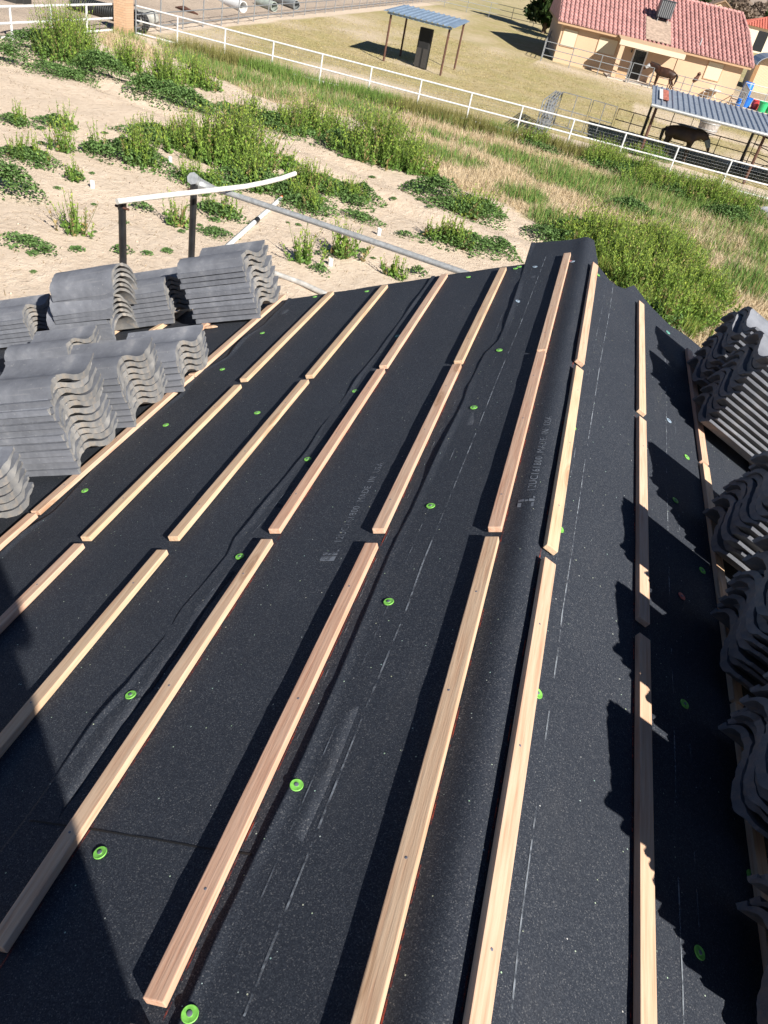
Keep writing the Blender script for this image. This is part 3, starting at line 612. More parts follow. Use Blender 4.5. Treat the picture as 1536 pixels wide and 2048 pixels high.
def horse(loc, ang, scale, head_low, coat, mask_mat, label, cat):
    root = empty('horse', loc, label, cat); root.rotation_euler = (0, 0, ang); root.scale = (scale,)*3
    # faces +X ; withers 1.55 m
    hx, hz = (1.22, 1.02) if head_low else (1.34, 1.24)
    J = [(-.62, 0, 1.30, (.23, .27)), (-.78, 0, 1.22, (.13, .2)), (-.32, 0, 1.21, (.29, .33)), (.05, 0, 1.15, (.30, .35)), (.38, 0, 1.20, (.27, .34)), (.60, 0, 1.28, (.19, .27)),
         (.80, 0, 1.36 if head_low else 1.39, (.15, .24)), (1.02, 0, 1.34 if head_low else 1.46, (.12, .20)), (hx-.10, 0, hz+.25, (.095, .13)), (hx+.03, 0, hz+.09, (.085, .115)), (hx+.15 if head_low else hx+.22, 0, hz-.19 if head_low else hz-.08, (.06, .075)), (hx+.19 if head_low else hx+.32, 0, hz-.29 if head_low else hz-.17, (.055, .06))]
    E_ = [(0, 1), (0, 2), (2, 3), (3, 4), (4, 5), (5, 6), (6, 7), (7, 8), (8, 9), (9, 10), (10, 11)]
    def leg(att, pts):
        p = att
        for q in pts: J.append(q); E_.append((p, len(J)-1)); p = len(J)-1
    for sg, fx in ((1, .04), (-1, -.07)):
        leg(0, [(-.62+fx, .13*sg, 1.02, (.13, .15)), (-.50+fx, .15*sg, .82, .10), (-.72+fx, .15*sg, .54, .062), (-.68+fx, .15*sg, .28, .042), (-.68+fx, .15*sg, .12, .05), (-.63+fx, .15*sg, .03, .062)])
        leg(4, [(.46-fx, .13*sg, .98, (.10, .13)), (.45-fx, .14*sg, .74, .075), (.46-fx, .14*sg, .49, .056), (.45-fx, .14*sg, .26, .04), (.45-fx, .14*sg, .12, .048), (.50-fx, .14*sg, .03, .06)])
    for sg in (1, -1): leg(8, [(hx-.10, .06*sg, hz+.40, .032), (hx-.09, .075*sg, hz+.47, .012)])
    skin_mesh('body', J, E_, coat, 3, 2, root)
    BLK = MANE
    m = MB(); m.tube([(-.84, 0, 1.30), (-.93, 0, 1.16), (-.93, 0, .85), (-.88, 0, .52)], [.045, .085, .075, .02], 8); m.build('tail', BLK, root, True, True)
    m = MB(); z1 = 1.34 if head_low else 1.48
    m.tube([(.52, 0, 1.56), (.74, 0, 1.54 if head_low else 1.60), (.98, 0, z1+.14), (hx-.12, 0, hz+.40)], [.03, .05, .05, .035], 6); m.build('mane', BLK, root, True, True)
    a = Vector((hx-.06, 0, hz+.20)); b = Vector((hx+.13 if head_low else hx+.18, 0, hz-.10 if head_low else hz-.03))
    m = MB(); m.tube([a, a.lerp(b, .5), b], [.145, .128, .098], 10); m.build('fly_mask', mask_mat, root, True, True)
    return root
MANE = simple('black horse hair', (.012, .010, .010), .6, 0, .3)
BAY = mat_coat('bay horse coat', (.018, .008, .005), (.06, .021, .010)); BROWN = mat_coat('dark brown horse coat', (.022, .013, .009), (.05, .027, .016))
horse(at(1318, 181), rad(172), 1.04, False, BAY, simple('pale fly mask', (.62, .64, .66), .7), 'dark bay horse with pale mask standing by the house fence', 'horse')
horse(at(1345, 320), rad(-8), .98, True, BROWN, simple('grey fly mask', (.14, .17, .18), .7), 'dark brown horse with lowered head under the metal shelter', 'horse')
# ---------------------------------------------------------------- white pipe fence
def rails(m, p0, p1, hs, r): 
    for h in hs: m.tube([p0+Vector((0, 0, h)), p1+Vector((0, 0, h))], r, 6)
A = at(262, 66); B = at(1340, 349); dirf = (B-A).normalized(); B2 = A+dirf*34
fence = empty('pipe_fence', A, 'long white pipe fence with three rails between the weedy lot and the corral', 'fence')
FH = 1.13
p447 = at(447, 115); t0 = (p447-A).dot(dirf); k = 0; pt = t0-2.31
posts = []
t = t0-2.31*1
while t < 34: posts.append(A+dirf*t); t += 2.31
for h in (FH, .56, .06):
    m = MB(); m.tube([A+Vector((0, 0, h)), B2+Vector((0, 0, h))], .033, 8); m.build('rail', WHITE, fence, True)
for p in posts:
    m = MB(); m.tube([p+Vector((0, 0, -.1)), p+Vector((0, 0, FH-.02))], .035, 8); m.build('post', WHITE, fence, True)
m = MB(); nw = int(34/.12)
for i in range(nw): q = A+dirf*(i*.12)+Vector((0, .045, 0)); m.tube([q+Vector((0, 0, .06)), q+Vector((0, 0, FH))], .0022, 3, cap=False)
for j in range(9): rails(m, A+Vector((0, .045, 0)), B2+Vector((0, .045, 0)), [.1+.12*j], .0022)
m.build('wire_mesh', GALV, fence)
P1 = at(240, 62); P0 = Vector((P1.x-.25, 24.5, 0)); P0.x = at(42, 75).x-.1
f2 = empty('pipe_fence', P1, 'short white pipe fence running from the block pillar towards the left edge', 'fence')
dl = (P0-P1).normalized(); L2 = (P0-P1).length
for h in (1.06, .52, .06):
    m = MB(); m.tube([P1+Vector((0, 0, h)), P0+Vector((0, 0, h))], .045, 8); m.build('rail', WHITE, f2, True)
t = .1
while t < L2:
    q = P1+dl*t; m = MB(); m.tube([q+Vector((0, 0, -.1)), q+Vector((0, 0, 1.05))], .042, 8); m.build('post', WHITE, f2, True); t += 2.4
pil = empty('pillar', at(248, 66), 'tan block pillar at the corner where the two white fences meet', 'pillar')
c = at(248, 68); m = MB(); m.box((c.x, c.y, .8), (.62, .62, 1.7)); m.build('shaft', mat_brick(), pil)
m = MB(); m.box((c.x, c.y, 1.69), (.72, .72, .1)); m.build('cap', simple('tan cap block', (.5, .34, .23), .9), pil)
# grey corral fence going away along the left side and the far end
def corral(name, p0, p1, step, H, hs, label, mat=GREY, r=.028, wire=False):
    e = empty(name, p0, label, 'fence'); d = (p1-p0); L = d.length; d.normalize(); n = max(1, round(L/step))
    for h in hs:
        m = MB(); m.tube([p0+Vector((0, 0, h)), p1+Vector((0, 0, h))], r, 6); m.build('rail', mat, e, True)
    for i in range(n+1):
        q = p0+d*(L*i/n); m = MB(); m.tube([q+Vector((0, 0, -.1)), q+Vector((0, 0, H))], r*1.15, 6); m.build('post', mat, e, True)
    return e
C0 = at(272, 70); C1 = Vector((-22.8, 101, 0))
corral('corral_fence', C0, C1, 2.35, 1.5, (1.48, .8, .28), 'grey pipe corral fence running away behind the block pillar')
corral('corral_fence', C1, Vector((-7.6, 104.5, 0)), 2.6, 1.5, (1.48, 1.0, .5), 'grey pipe fence closing the far end of the corral')
corral('corral_fence', Vector((-7.6, 104.5, 0)), Vector((-5.7, 71.3, 0)), 2.4, 1.45, (1.42, 1.0, .58), 'grey pipe fence from the far end back to the house corner')
HF0 = Vector((-5.7, 71.0, 0)); HF1 = Vector((9.4, 71.0, 0))
corral('corral_fence', HF0, Vector((1.2, 71.2, 0)), 2.3, 1.42, (1.38, .92, .45), 'grey pipe fence in front of the tan house, left of the gate', GREY, .03)
corral('corral_gate', Vector((1.35, 71.15, 0)), Vector((3.0, 71.1, 0)), 1.6, 1.42, (1.4, .75, .15), 'narrow grey pipe gate in front of the bay horse', GREY, .03)
corral('corral_fence', Vector((3.1, 72.3, 0)), Vector((10.4, 72.2, 0)), 2.4, 1.3, (1.26, .82, .38), 'grey pipe fence before the house wall behind the bay horse', GREY, .028)
corral('corral_fence', Vector((10.5, 72.2, 0)), Vector((10.9, 78.4, 0)), .8, 1.5, (1.45, 1.0, .5), 'dark grey gate panels beside the blue barrels', GREY, .035)
corral('corral_fence', Vector((11.0, 78.9, 0)), Vector((21, 79.4, 0)), 2.2, 1.5, (1.48, 1.0, .5), 'galvanised pipe fence behind the coloured tubs', GALV, .035)
# livestock panels near the white fence and under the shelter
def panel(p0, p1, H, bars, label, mat=GREY, name='livestock_panel', diag=False, cat='panel'):
    e = empty(name, p0, label, cat); up = Vector((0, 0, 1)); m = MB()
    m.tube([p0+up*.12, p0+up*H, p1+up*H, p1+up*.12, p0+up*.12], .026, 6); m.build('frame', mat, e, True)
    for i in range(bars):
        h = .12+(H-.12)*(i+1)/(bars+1); m = MB(); m.tube([p0+up*h, p1+up*h], .02, 6); m.build('bar', mat, e, True)
    if diag:
        m = MB(); m.tube([p0+up*.14, p1+up*(H-.02)], .02, 6); m.build('brace', mat, e, True)
    mid = (p0+p1)/2; m = MB(); m.tube([mid+up*.12, mid+up*H], .02, 6); m.build('upright', mat, e, True)
    return e
for i in range(4):
    panel(Vector((-2.55+.13*i, 37.9, 0)), Vector((-2.35+.1*i, 42.2, 0)), 1.5, 4, 'grey livestock panel leaning in a row by the white fence, %s of four' % ['leftmost', 'second', 'third', 'rightmost'][i], GREY, diag=i % 2 == 0)
panel(Vector((-2.0, 42.0, 0)), Vector((-.6, 41.9, 0)), 1.55, 1, 'grey open panel frame next to the leaning panels')
panel(Vector((-.5, 41.9, 0)), Vector((.65, 41.7, 0)), 1.55, 1, 'grey narrow panel frame, middle of the row before the shelter')
panel(Vector((.75, 41.7, 0)), Vector((2.2, 41.5, 0)), 1.5, 2, 'dark panel frame touching the left posts of the horse shelter', DARK)
panel(Vector((2.45, 43.4, 0)), Vector((4.3, 43.2, 0)), 1.75, 3, 'dark panel behind the brown horse, left half', DARK)
panel(Vector((4.45, 43.1, 0)), Vector((7.1, 42.9, 0)), 1.3, 2, 'dark long panel behind the brown horse, right half', DARK)
panel(Vector((7.35, 42.8, 0)), Vector((8.9, 39.4, 0)), 1.8, 3, 'dark braced panel at the right posts of the shelter', DARK, diag=True)
panel(Vector((7.3, 43.6, 0)), Vector((11.5, 43.2, 0)), 1.7, 3, 'dark panel running past the right edge behind the shelter', DARK)
# ---------------------------------------------------------------- metal shelters
def mat_metalroof(name, c):
    m = N(name); co = m.coord(); f = m.noise(co, 3, 5, .7); m.base(m.ramp(f, (.35, tuple(q*.7 for q in c)), (.65, c))); m.rough(.4); m.b.inputs['Metallic'].default_value = .35; return m.m
def corrugated(m, x0, x1, y0, y1, z0, z1, pitch, h, t=.02):
    n = int((x1-x0)/pitch); pts = []
    for i in range(n):
        x = x0+i*pitch
        pts += [(x, 0), (x+pitch*.62, 0), (x+pitch*.72, h), (x+pitch*.9, h)]
    pts.append((x1, 0)); vs = []
    for y, z in ((y0, z0), (y1, z1)):
        for x, hh in pts: vs.append((x, y, z+hh))
    for y, z in ((y0, z0), (y1, z1)):
        for x, hh in pts: vs.append((x, y, z+hh-t))
    k = len(pts); fs = []
    for i in range(k-1): fs += [(i, i+1, k+i+1, k+i), (2*k+i, 3*k+i, 3*k+i+1, 2*k+i+1), (i, 2*k+i, 2*k+i+1, i+1), (k+i, k+i+1, 3*k+i+1, 3*k+i)]
    fs += [(0, k, 3*k, 2*k), (k-1, 3*k-1, 4*k-1, 2*k-1)]
    m.add(vs, fs)
BLUE = mat_metalroof('blue grey corrugated steel', (.30, .40, .52)); SILV = mat_metalroof('weathered galvanised sheet', (.40, .45, .52))
sh = empty('metal_shelter', (-11, 51, 0), 'open blue metal roofed shelter on four rusty posts in the tan grass', 'shelter')
for px, h, mt in (((767, 122), 2.42, RUST), ((880, 152), 2.42, RUST), ((908, 140), 2.55, RUST), ((800, 113), 2.55, RUST)):
    p = at(*px); m = MB(); m.tube([p, p+Vector((0, 0, h))], .06, 8); m.build('post', mt, sh, True)
m = MB(); corrugated(m, -13.1, -9.0, 48.6, 53.2, 2.44, 2.60, .32, .05); m.build('roof', BLUE, sh)
m = MB(); m.box((-11.02, 48.75, 2.36), (3.75, .06, .1)); m.box((-11.02, 53.0, 2.5), (3.75, .06, .1)); m.build('beam', BLUE, sh)
fd = empty('rubber_feeder', at(838, 137), 'tall black upright feeder under the blue roofed shelter', 'feeder'); p = at(838, 137)
m = MB()
def rbox(m, c, sz, r=.08):
    x, y, z = sz[0]/2, sz[1]/2, sz[2]
    P = [(-x+r, -y), (x-r, -y), (x, -y+r), (x, y-r), (x-r, y), (-x+r, y), (-x, y-r), (-x, -y+r)]
    m.prism([(c[0]+a, c[1]+b, c[2]) for a, b in P], (0, 0, z))
rbox(m, (p.x, p.y+.2, 0), (.74, .5, 2.0)); m.build('shell', simple('black rubber', (.006, .006, .007), .7), fd)
for dx in (-.2, .19):
    m = MB(); m.box((p.x+dx, p.y-.06, .55), (.28, .03, .95)); m.build('side_flap', simple('dusty rubber', (.035, .032, .03), .9), fd)
hs = empty('horse_shelter', (4.7, 42, 0), 'long low shelter with galvanised corrugated roof over the dark brown horse', 'shelter')
FL, FR, BL, BR = at(1278, 310), at(1486, 368), at(1277, 285), at(1472, 343)
for p, h, mt in ((FL, 2.17, RUST), (FR, 2.17, RUST), (BL, 2.34, BLACK), (BR, 2.34, BLACK), (Vector((11.8, 40.1, 0)), 2.17, RUST), (Vector((11.8, 43, 0)), 2.34, BLACK)):
    m = MB(); m.tube([p, p+Vector((0, 0, h))], .065, 8); m.build('post', mt, hs, True)
m = MB(); corrugated(m, 2.0, 12.0, 39.9, 44.6, 2.2, 2.5, .26, .05); m.build('roof', SILV, hs)
m = MB(); m.tube([(2.0, 39.87, 2.16), (12.0, 39.87, 2.16)], .07, 8); m.build('gutter', GALV, hs, True)
m = MB(); m.box((2.62, 42.4, 2.44), (.26, 2.4, .03), Matrix.Rotation(rad(3.6), 3, 'X')); sg = m.build('warning_sign', simple('faded red sign paint', (.42, .14, .10), .7, 0, .6, 9)); tag(sg, 'small faded red and white sign lying on the corrugated shelter roof', 'sign')
m = MB(); m.box((2.40, 42.4, 2.44), (.16, 2.4, .02), Matrix.Rotation(rad(3.6), 3, 'X')); o = m.build('sign_margin', WHITE, None); o.parent = sg
# ---------------------------------------------------------------- tan house
HY = rad(8); HC = at(1105, 122); HC.z = 0
hx_ = Vector((math.cos(HY), math.sin(HY), 0)); hy_ = Vector((-math.sin(HY), math.cos(HY), 0))
def hp(x, y, z): return HC+hx_*x+hy_*y+Vector((0, 0, z))
def wallpx(px, py):                              # photo pixel on the house's front wall -> (x, z)
    n = np.array(hy_); d = ray(px, py); P = CAM+d*((n@(np.array(HC)-CAM))/(n@d)); v = Vector(P)-HC; return v.dot(hx_), P[2]
th = empty('tan_house', HC, 'tan stucco house with pink tile roof and covered porch behind the corral', 'house')
TAN = mat_stucco((.55, .39, .26), 'tan stucco'); TRIM = mat_stucco((.44, .29, .175), 'brown stucco trim'); CREAM = mat_stucco((.58, .51, .38), 'cream screen'); WL, HD, HH = 14.9, 15.0, 2.62
m = MB(); m.prism([hp(0, 0, 0), hp(WL, 0, 0), hp(WL, HD, 0), hp(0, HD, 0)], (0, 0, HH)); m.build('wall', TAN, th)
m = MB(); m.prism([hp(-.45, -.5, HH-.02), hp(WL+.45, -.5, HH-.02), hp(WL+.45, HD+.5, HH-.02), hp(-.45, HD+.5, HH-.02)], (0, 0, .16)); m.build('eave', TRIM, th)
PINK = simple('pink clay roof tile', (.44, .235, .22), .8, 0, .3, 2.0)
def tiled_slope(m, a, b, c, d, w, rows, r=.075, clip=0.0):      # a,b along the eave ; d,c along the ridge: barrel columns with stepped courses
    n = max(2, int((b-a).length/w)); up = (b-a).cross(d-a).normalized(); up = up if up.z > 0 else -up
    for i in range(n):
        for half in (0,):
            u0 = (i+.5)/n; p0 = a.lerp(b, u0); dirv = (d-a)
            # clip against hips: find the top on the ridge side
            tmax = 1.0
            ex = (b-a); x = u0*ex.length; L = dirv.length
            xd = (d-a).dot(ex.normalized()); xc = (c-a).dot(ex.normalized()); Hs = ((d-a)-ex.normalized()*xd)
            if x < xd: tmax = x/xd if xd > 0 else 1
            elif x > xc: tmax = clip+(1-clip)*(ex.length-x)/(ex.length-xc) if ex.length > xc else 1
            if tmax <= .03: continue
            nr = max(1, int(rows*tmax)); en = ex.normalized()
            for k in range(nr):
                t0_, t1_ = tmax*k/nr, tmax*(k+1)/nr; q0 = p0+Hs*t0_; q1 = p0+Hs*t1_; vs = []
                for q, rr, lift in ((q0, r, .045), (q1, r*.8, .0)):
                    for s_ in range(7):
                        an = math.pi*s_/6; vs.append(q+en*(-rr*math.cos(an)*1.25)+up*(rr*math.sin(an)*1.15+lift))
                m.add(vs, [(s_, s_+1, 8+s_, 7+s_) for s_ in range(6)]+[tuple(range(7))])
    if clip: q = b+Hs*clip; m.add([a, b, q, c, d], [(0, 1, 2, 3, 4)])
    else: m.add([a, b, c, d], [(0, 1, 2, 3)])
RZ = 5.9; E0 = HH+.15
ea, eb = hp(-.45, -.55, E0), hp(WL+.5, -.55, E0); ec, edg = hp(WL+.5, HD+.5, E0), hp(-.45, HD+.5, E0); r0, r1 = hp(-.45, HD/2, RZ), hp(WL+.1, HD/2, RZ); CLP = .62; rk = eb.lerp(hp(WL+.5, HD/2, RZ), CLP); rk2 = ec.lerp(hp(WL+.5, HD/2, RZ), CLP)
m = MB(); tiled_slope(m, ea, eb, r1, r0, .36, 15, .10, CLP); m.add([rk, rk2, r1], [(0, 1, 2)]); m.add([eb, rk, rk2, ec], [(0, 1, 2, 3)]); m.add([ec, edg, r0, r1, rk2], [(0, 1, 2, 3, 4)]); m.add([edg, ea, r0], [(0, 1, 2)]); m.build('roof', PINK, th)
m = MB()
for a, b in ((r0, r1), (r1, rk), (rk, eb)):
    n = int((b-a).length/.4)
    for i in range(n): q0 = a.lerp(b, i/n); q1 = a.lerp(b, (i+1)/n); m.tube([q0+Vector((0, 0, .07)), q1+Vector((0, 0, .05))], [.14, .10], 8)
m.build('ridge_cap', PINK, th, True)
for q in ([(1129, 58), (1157, 62), (1147, 96), (1121, 89)], [(1200, 74), (1236, 82), (1228, 110), (1192, 105)], [(1418, 123), (1448, 129), (1436, 162), (1407, 156)]):
    w = [wallpx(*u) for u in q]; x0 = (w[0][0]+w[3][0])/2; x1 = (w[1][0]+w[2][0])/2; z0 = (w[2][1]+w[3][1])/2; z1 = (w[0][1]+w[1][1])/2
    m = MB(); m.prism([hp(x0, -.05, z0), hp(x1, -.05, z0), hp(x1, -.05, z1), hp(x0, -.05, z1)], hy_*.04); wn = m.build('window', CREAM, th)
    m = MB()
    for (xa, xb, za, zb) in ((x0-.06, x0, z0-.06, z1+.06), (x1, x1+.06, z0-.06, z1+.06), (x0, x1, z1, z1+.06), (x0, x1, z0-.06, z0)): m.prism([hp(xa, -.06, za), hp(xb, -.06, za), hp(xb, -.06, zb), hp(xa, -.06, zb)], hy_*.055)
    f = m.build('frame', TRIM, None); f.parent = wn; f.location = -HC
PXL, PXR = wallpx(1236, 90)[0], wallpx(1352, 110)[0]
PD = 2.2
m = MB(); m.prism([hp(PXL-.25, -PD-.2, HH+.0), hp(PXR+.25, -PD-.2, HH+.0), hp(PXR+.25, .6, HH+.25), hp(PXL-.25, .6, HH+.25)], (0, 0, .06)); m.build('porch_roof', mat_stucco((.47, .33, .21), 'tan rolled roofing'), th)
m = MB(); m.prism([hp(PXL-.25, -PD-.22, HH-.30), hp(PXR+.25, -PD-.22, HH-.30), hp(PXR+.25, -PD, HH-.30), hp(PXL-.25, -PD, HH-.30)], (0, 0, .34)); m.build('porch_beam', mat_stucco((.62, .52, .39), 'cream stucco beam'), th)
for xx in (PXL+.05, PXR-.05):
    m = MB(); m.prism([hp(xx-.17, -PD-.17, 0), hp(xx+.17, -PD-.17, 0), hp(xx+.17, -PD+.17, 0), hp(xx-.17, -PD+.17, 0)], (0, 0, HH-.30)); m.build('porch_column', TAN, th)
xd0 = wallpx(1270, 140)[0]
m = MB(); m.prism([hp(xd0-.45, -.03, .05), hp(xd0+.45, -.03, .05), hp(xd0+.45, -.03, 2.1), hp(xd0-.45, -.03, 2.1)], hy_*.02); dr = m.build('door', simple('dark glass door', (.012, .014, .016), .2), th)
m = MB()
for (a, b) in ((-.56, -.45), (.45, .56)): m.prism([hp(xd0+a, -.06, .05), hp(xd0+b, -.06, .05), hp(xd0+b, -.06, 2.2), hp(xd0+a, -.06, 2.2)], hy_*.05)
m.prism([hp(xd0-.45, -.06, 2.1), hp(xd0+.45, -.06, 2.1), hp(xd0+.45, -.06, 2.2), hp(xd0-.45, -.06, 2.2)], hy_*.05); f = m.build('frame', WHITE, None); f.parent = dr; f.location = -HC
m = MB(); m.prism([hp(PXL-.4, -PD-.5, 0), hp(PXR+2, -PD-.5, 0), hp(PXR+2, 0, 0), hp(PXL-.4, 0, 0)], (0, 0, .08)); m.build('porch_slab', simple('concrete slab', (.5, .44, .38), .9), th)
m = MB(); m.tube([hp(PXL+1.2, -.02, 2.0), hp(PXL+1.2, -.14, 2.05), hp(PXL+1.2, -.14, 1.85)], .05, 8); m.build('wall_lamp', BLACK, th, True)
m = MB(); m.box(hp(PXL+.7, -PD+.9, .3), (1.0, .5, .44)); bx = m.build('wicker_box', simple('tan wicker', (.5, .33, .19), .9, 0, .4, 20)); tag(bx, 'low tan box on the porch floor behind the left column', 'box')
# roof cooler
cx, cy = wallpx(1310, 62)[0]+.75, 3.0; zb = E0+(RZ-E0)*(cy+.55)/(HD/2+.55)
co_ = empty('roof_cooler', hp(cx, cy, zb), 'dark louvred evaporative cooler box standing on the pink tile roof', 'cooler')
Rz = Matrix.Rotation(HY, 3, 'Z')
m = MB(); m.box(hp(cx, cy, zb+.9), (1.15, 1.1, 1.15), Rz); m.build('cabinet', simple('dark grey cooler cabinet', (.055, .06, .07), .5), co_)
m = MB(); m.box(hp(cx, cy, zb+1.5), (1.25, 1.2, .05), Rz); m.build('lid', simple('grey cooler lid', (.06, .07, .085), .4), co_)
m = MB()
for k in range(7): m.box(hp(cx-.48+.16*k, cy-.57, zb+.9), (.05, .05, 1.05), Rz)
m.build('louvre', simple('light grey louvre', (.20, .21, .22), .5), co_)
m = MB()
for a, b in ((-.42, -.42), (.42, -.42), (.42, .42), (-.42, .42)): m.tube([hp(cx+a, cy+b, zb-.15+.15*(b > 0)), hp(cx+a, cy+b, zb+.36)], .03, 6)
m.build('stand', GALV, co_)
m = MB(); m.prism([hp(cx-1.3, -.4, E0+.2), hp(cx+.75, -.4, E0+.2), hp(cx+.75, 3.0, E0+.2+3.4*(RZ-E0)/(HD/2+.55)), hp(cx-1.3, 3.0, E0+.2+3.4*(RZ-E0)/(HD/2+.55))], (0, 0, .03)); m.build('roof_patch', simple('worn rolled roofing', (.36, .27, .21), .95, 0, .3, 4), th)
m = MB(); m.tube([hp(cx+3.2, .9, E0+.5), hp(cx+3.2, .9, E0+1.05)], .05, 8); m.build('vent_pipe', GALV, th, True)
# ---------------------------------------------------------------- yard things beside the house
def tub(px, r, h, mat, label, name='plastic_tub'):
    p = at(*px); e = empty(name, p, label, 'tub'); m = MB(); m.lathe(p, [(r*.78, 0), (r, h), (r*1.06, h), (r*1.06, h-.05), (r*.97, h-.05), (r*.95, h), (r*.75, .05), (.001, .05)], 20); m.build('bucket', mat, e, True)
    m = MB(); pts = [p+Vector((r*1.08*math.cos(a), -r*.2, h-.05-r*.8*math.sin(a))) for a in np.linspace(0, math.pi, 9)]; m.tube(pts, .015, 5); m.build('handle', WHITE, e, True); return e
BLU = simple('blue plastic', (.02, .16, .62), .4); REDP = simple('red plastic tub', (.60, .06, .07), .4); GRN = simple('green plastic tub', (.03, .42, .16), .4)
tub((1489, 214), .40, .72, BLU, 'blue open tub, leftmost in the row of coloured tubs'); tub((1507, 218), .38, .66, REDP, 'red open tub between the blue and the green ones'); tub((1521, 224), .38, .74, GRN, 'green open tub right of the red one'); tub((1537, 227), .38, .74, GRN, 'green open tub cut by the right edge')
def barrel(px, zoff, r, h, label):
    p = at(*px); m = MB(); m.lathe(p+Vector((0, 0, zoff)), [(r*.9, 0), (r, .06), (r, h*.33), (r*1.05, h*.36), (r, h*.39), (r, h*.66), (r*1.05, h*.69), (r, h*.72), (r, h-.06), (r*.9, h), (.001, h)], 20); o = m.build('plastic_barrel', BLU, None, True); tag(o, label, 'barrel')
barrel((1484, 203), 0, .42, 1.5, 'tall blue barrel standing behind the tubs by the house corner'); barrel((1476, 212), 0, .26, .55, 'small blue drum in the shade left of the blue tub')
wt = empty('slatted_trough', at(1412, 266), 'large round grey slatted tub in the corral behind the brown horse', 'trough'); p = at(1412, 266)
m = MB(); m.lathe(p, [(.52, 0), (.68, 1.0), (.70, 1.0), (.70, .94), (.64, .94), (.49, .06), (.001, .06)], 22); m.build('body', simple('bleached grey wood', (.36, .33, .31), .9, 0, .35, 9), wt)
for h, r in ((.22, .565), (.58, .62), (.92, .668)):
    m = MB(); m.tube([p+Vector((r*math.cos(a), r*math.sin(a), h)) for a in np.linspace(0, 2*math.pi, 25)], .022, 5); m.build('hoop', GALV, wt, True)
tp = empty('tack_post', at(1376, 192), 'thin post with a brown saddle bundle before the house wall', 'post'); p = at(1376, 192)
m = MB(); m.tube([p, p+Vector((0, 0, 1.35))], .05, 6); m.build('post', GALV, tp); m = MB(); m.tube([p+Vector((-.05, 0, 1.0)), p+Vector((.12, 0, 1.25)), p+Vector((.2, 0, 1.62)), p+Vector((.22, 0, 1.75))], [.1, .2, .16, .05], 8); m.build('saddle_bundle', RUST, tp, True)
gt = empty('garden_table', at(1422, 200), 'small pale round metal table by the house wall', 'table'); p = at(1422, 200)
m = MB(); m.lathe(p+Vector((0, 0, .72)), [(.001, 0), (.5, 0), (.5, .03), (.001, .03)], 18); m.build('tabletop', WHITE, gt)
for a in (0, 2.1, 4.2):
    m = MB(); m.tube([p+Vector((.36*math.cos(a), .36*math.sin(a), 0)), p+Vector((.1*math.cos(a), .1*math.sin(a), .4)), p+Vector((.3*math.cos(a), .3*math.sin(a), .72))], .02, 5); m.build('leg', WHITE, gt)
gc = empty('garden_chair', at(1408, 196), 'pale metal garden chair left of the round table', 'chair'); p = at(1408, 196)
m = MB(); m.box(p+Vector((0, 0, .45)), (.45, .45, .04)); m.build('seat', WHITE, gc); m = MB(); m.tube([p+Vector((-.22, .22, .45)), p+Vector((-.22, .26, .9)), p+Vector((.22, .26, .9)), p+Vector((.22, .22, .45))], .02, 5); m.build('backrest', WHITE, gc)
for a, b in ((-.2, -.2), (.2, -.2), (.2, .2), (-.2, .2)): m = MB(); m.tube([p+Vector((a, b, 0)), p+Vector((a, b, .44))], .018, 5); m.build('leg', WHITE, gc)
# shed at the right edge
sd = empty('wooden_shed', (15.4, 95, 0), 'pale plank shed with a curved metal roof at the right edge', 'shed'); PLK = N('pale shed planks'); wv = PLK.n('TexWave', Scale=2.6); PLK.l(PLK.coord(), wv.inputs['Vector']); PLK.base(PLK.ramp(wv.outputs['Fac'], (.0, (.30, .19, .11)), (.12, (.66, .50, .34)), (1, (.70, .55, .39)))); PLK.rough(.9)
X0, X1, YA, YB = 13.5, 17.3, 95, 99.5
arc = [(X0+(X1-X0)*(.5-.5*math.cos(a)), 2.2+1.0*math.sin(a)) for a in np.linspace(0, math.pi, 13)]
m = MB(); m.prism([(X0, YA, 0), (X1, YA, 0)]+[(x, YA, z) for x, z in arc[::-1]], (0, YB-YA, 0)); m.build('wall', PLK.m, sd)
m = MB(); pr = [(X0+(X1-X0)*(.5-.53*math.cos(a)), 2.2+1.1*math.sin(a)) for a in np.linspace(0, math.pi, 13)]; pi_ = [(X0+(X1-X0)*(.5-.51*math.cos(a)), 2.2+1.04*math.sin(a)) for a in np.linspace(0, math.pi, 13)]
m.prism([(x, YA-.9, z) for x, z in pr]+[(x, YA-.9, z) for x, z in pi_[::-1]], (0, YB-YA+1.2, 0)); m.build('roof', SILV, sd)
m = MB(); m.prism([(X0-.02, YA-.03, 0), (X0+.35, YA-.03, 0), (X0+.35, YA-.03, 2.25), (X0-.02, YA-.03, 2.25)], (0, .025, 0)); m.build('corner_board', simple('brown board', (.30, .17, .08), .8), sd)
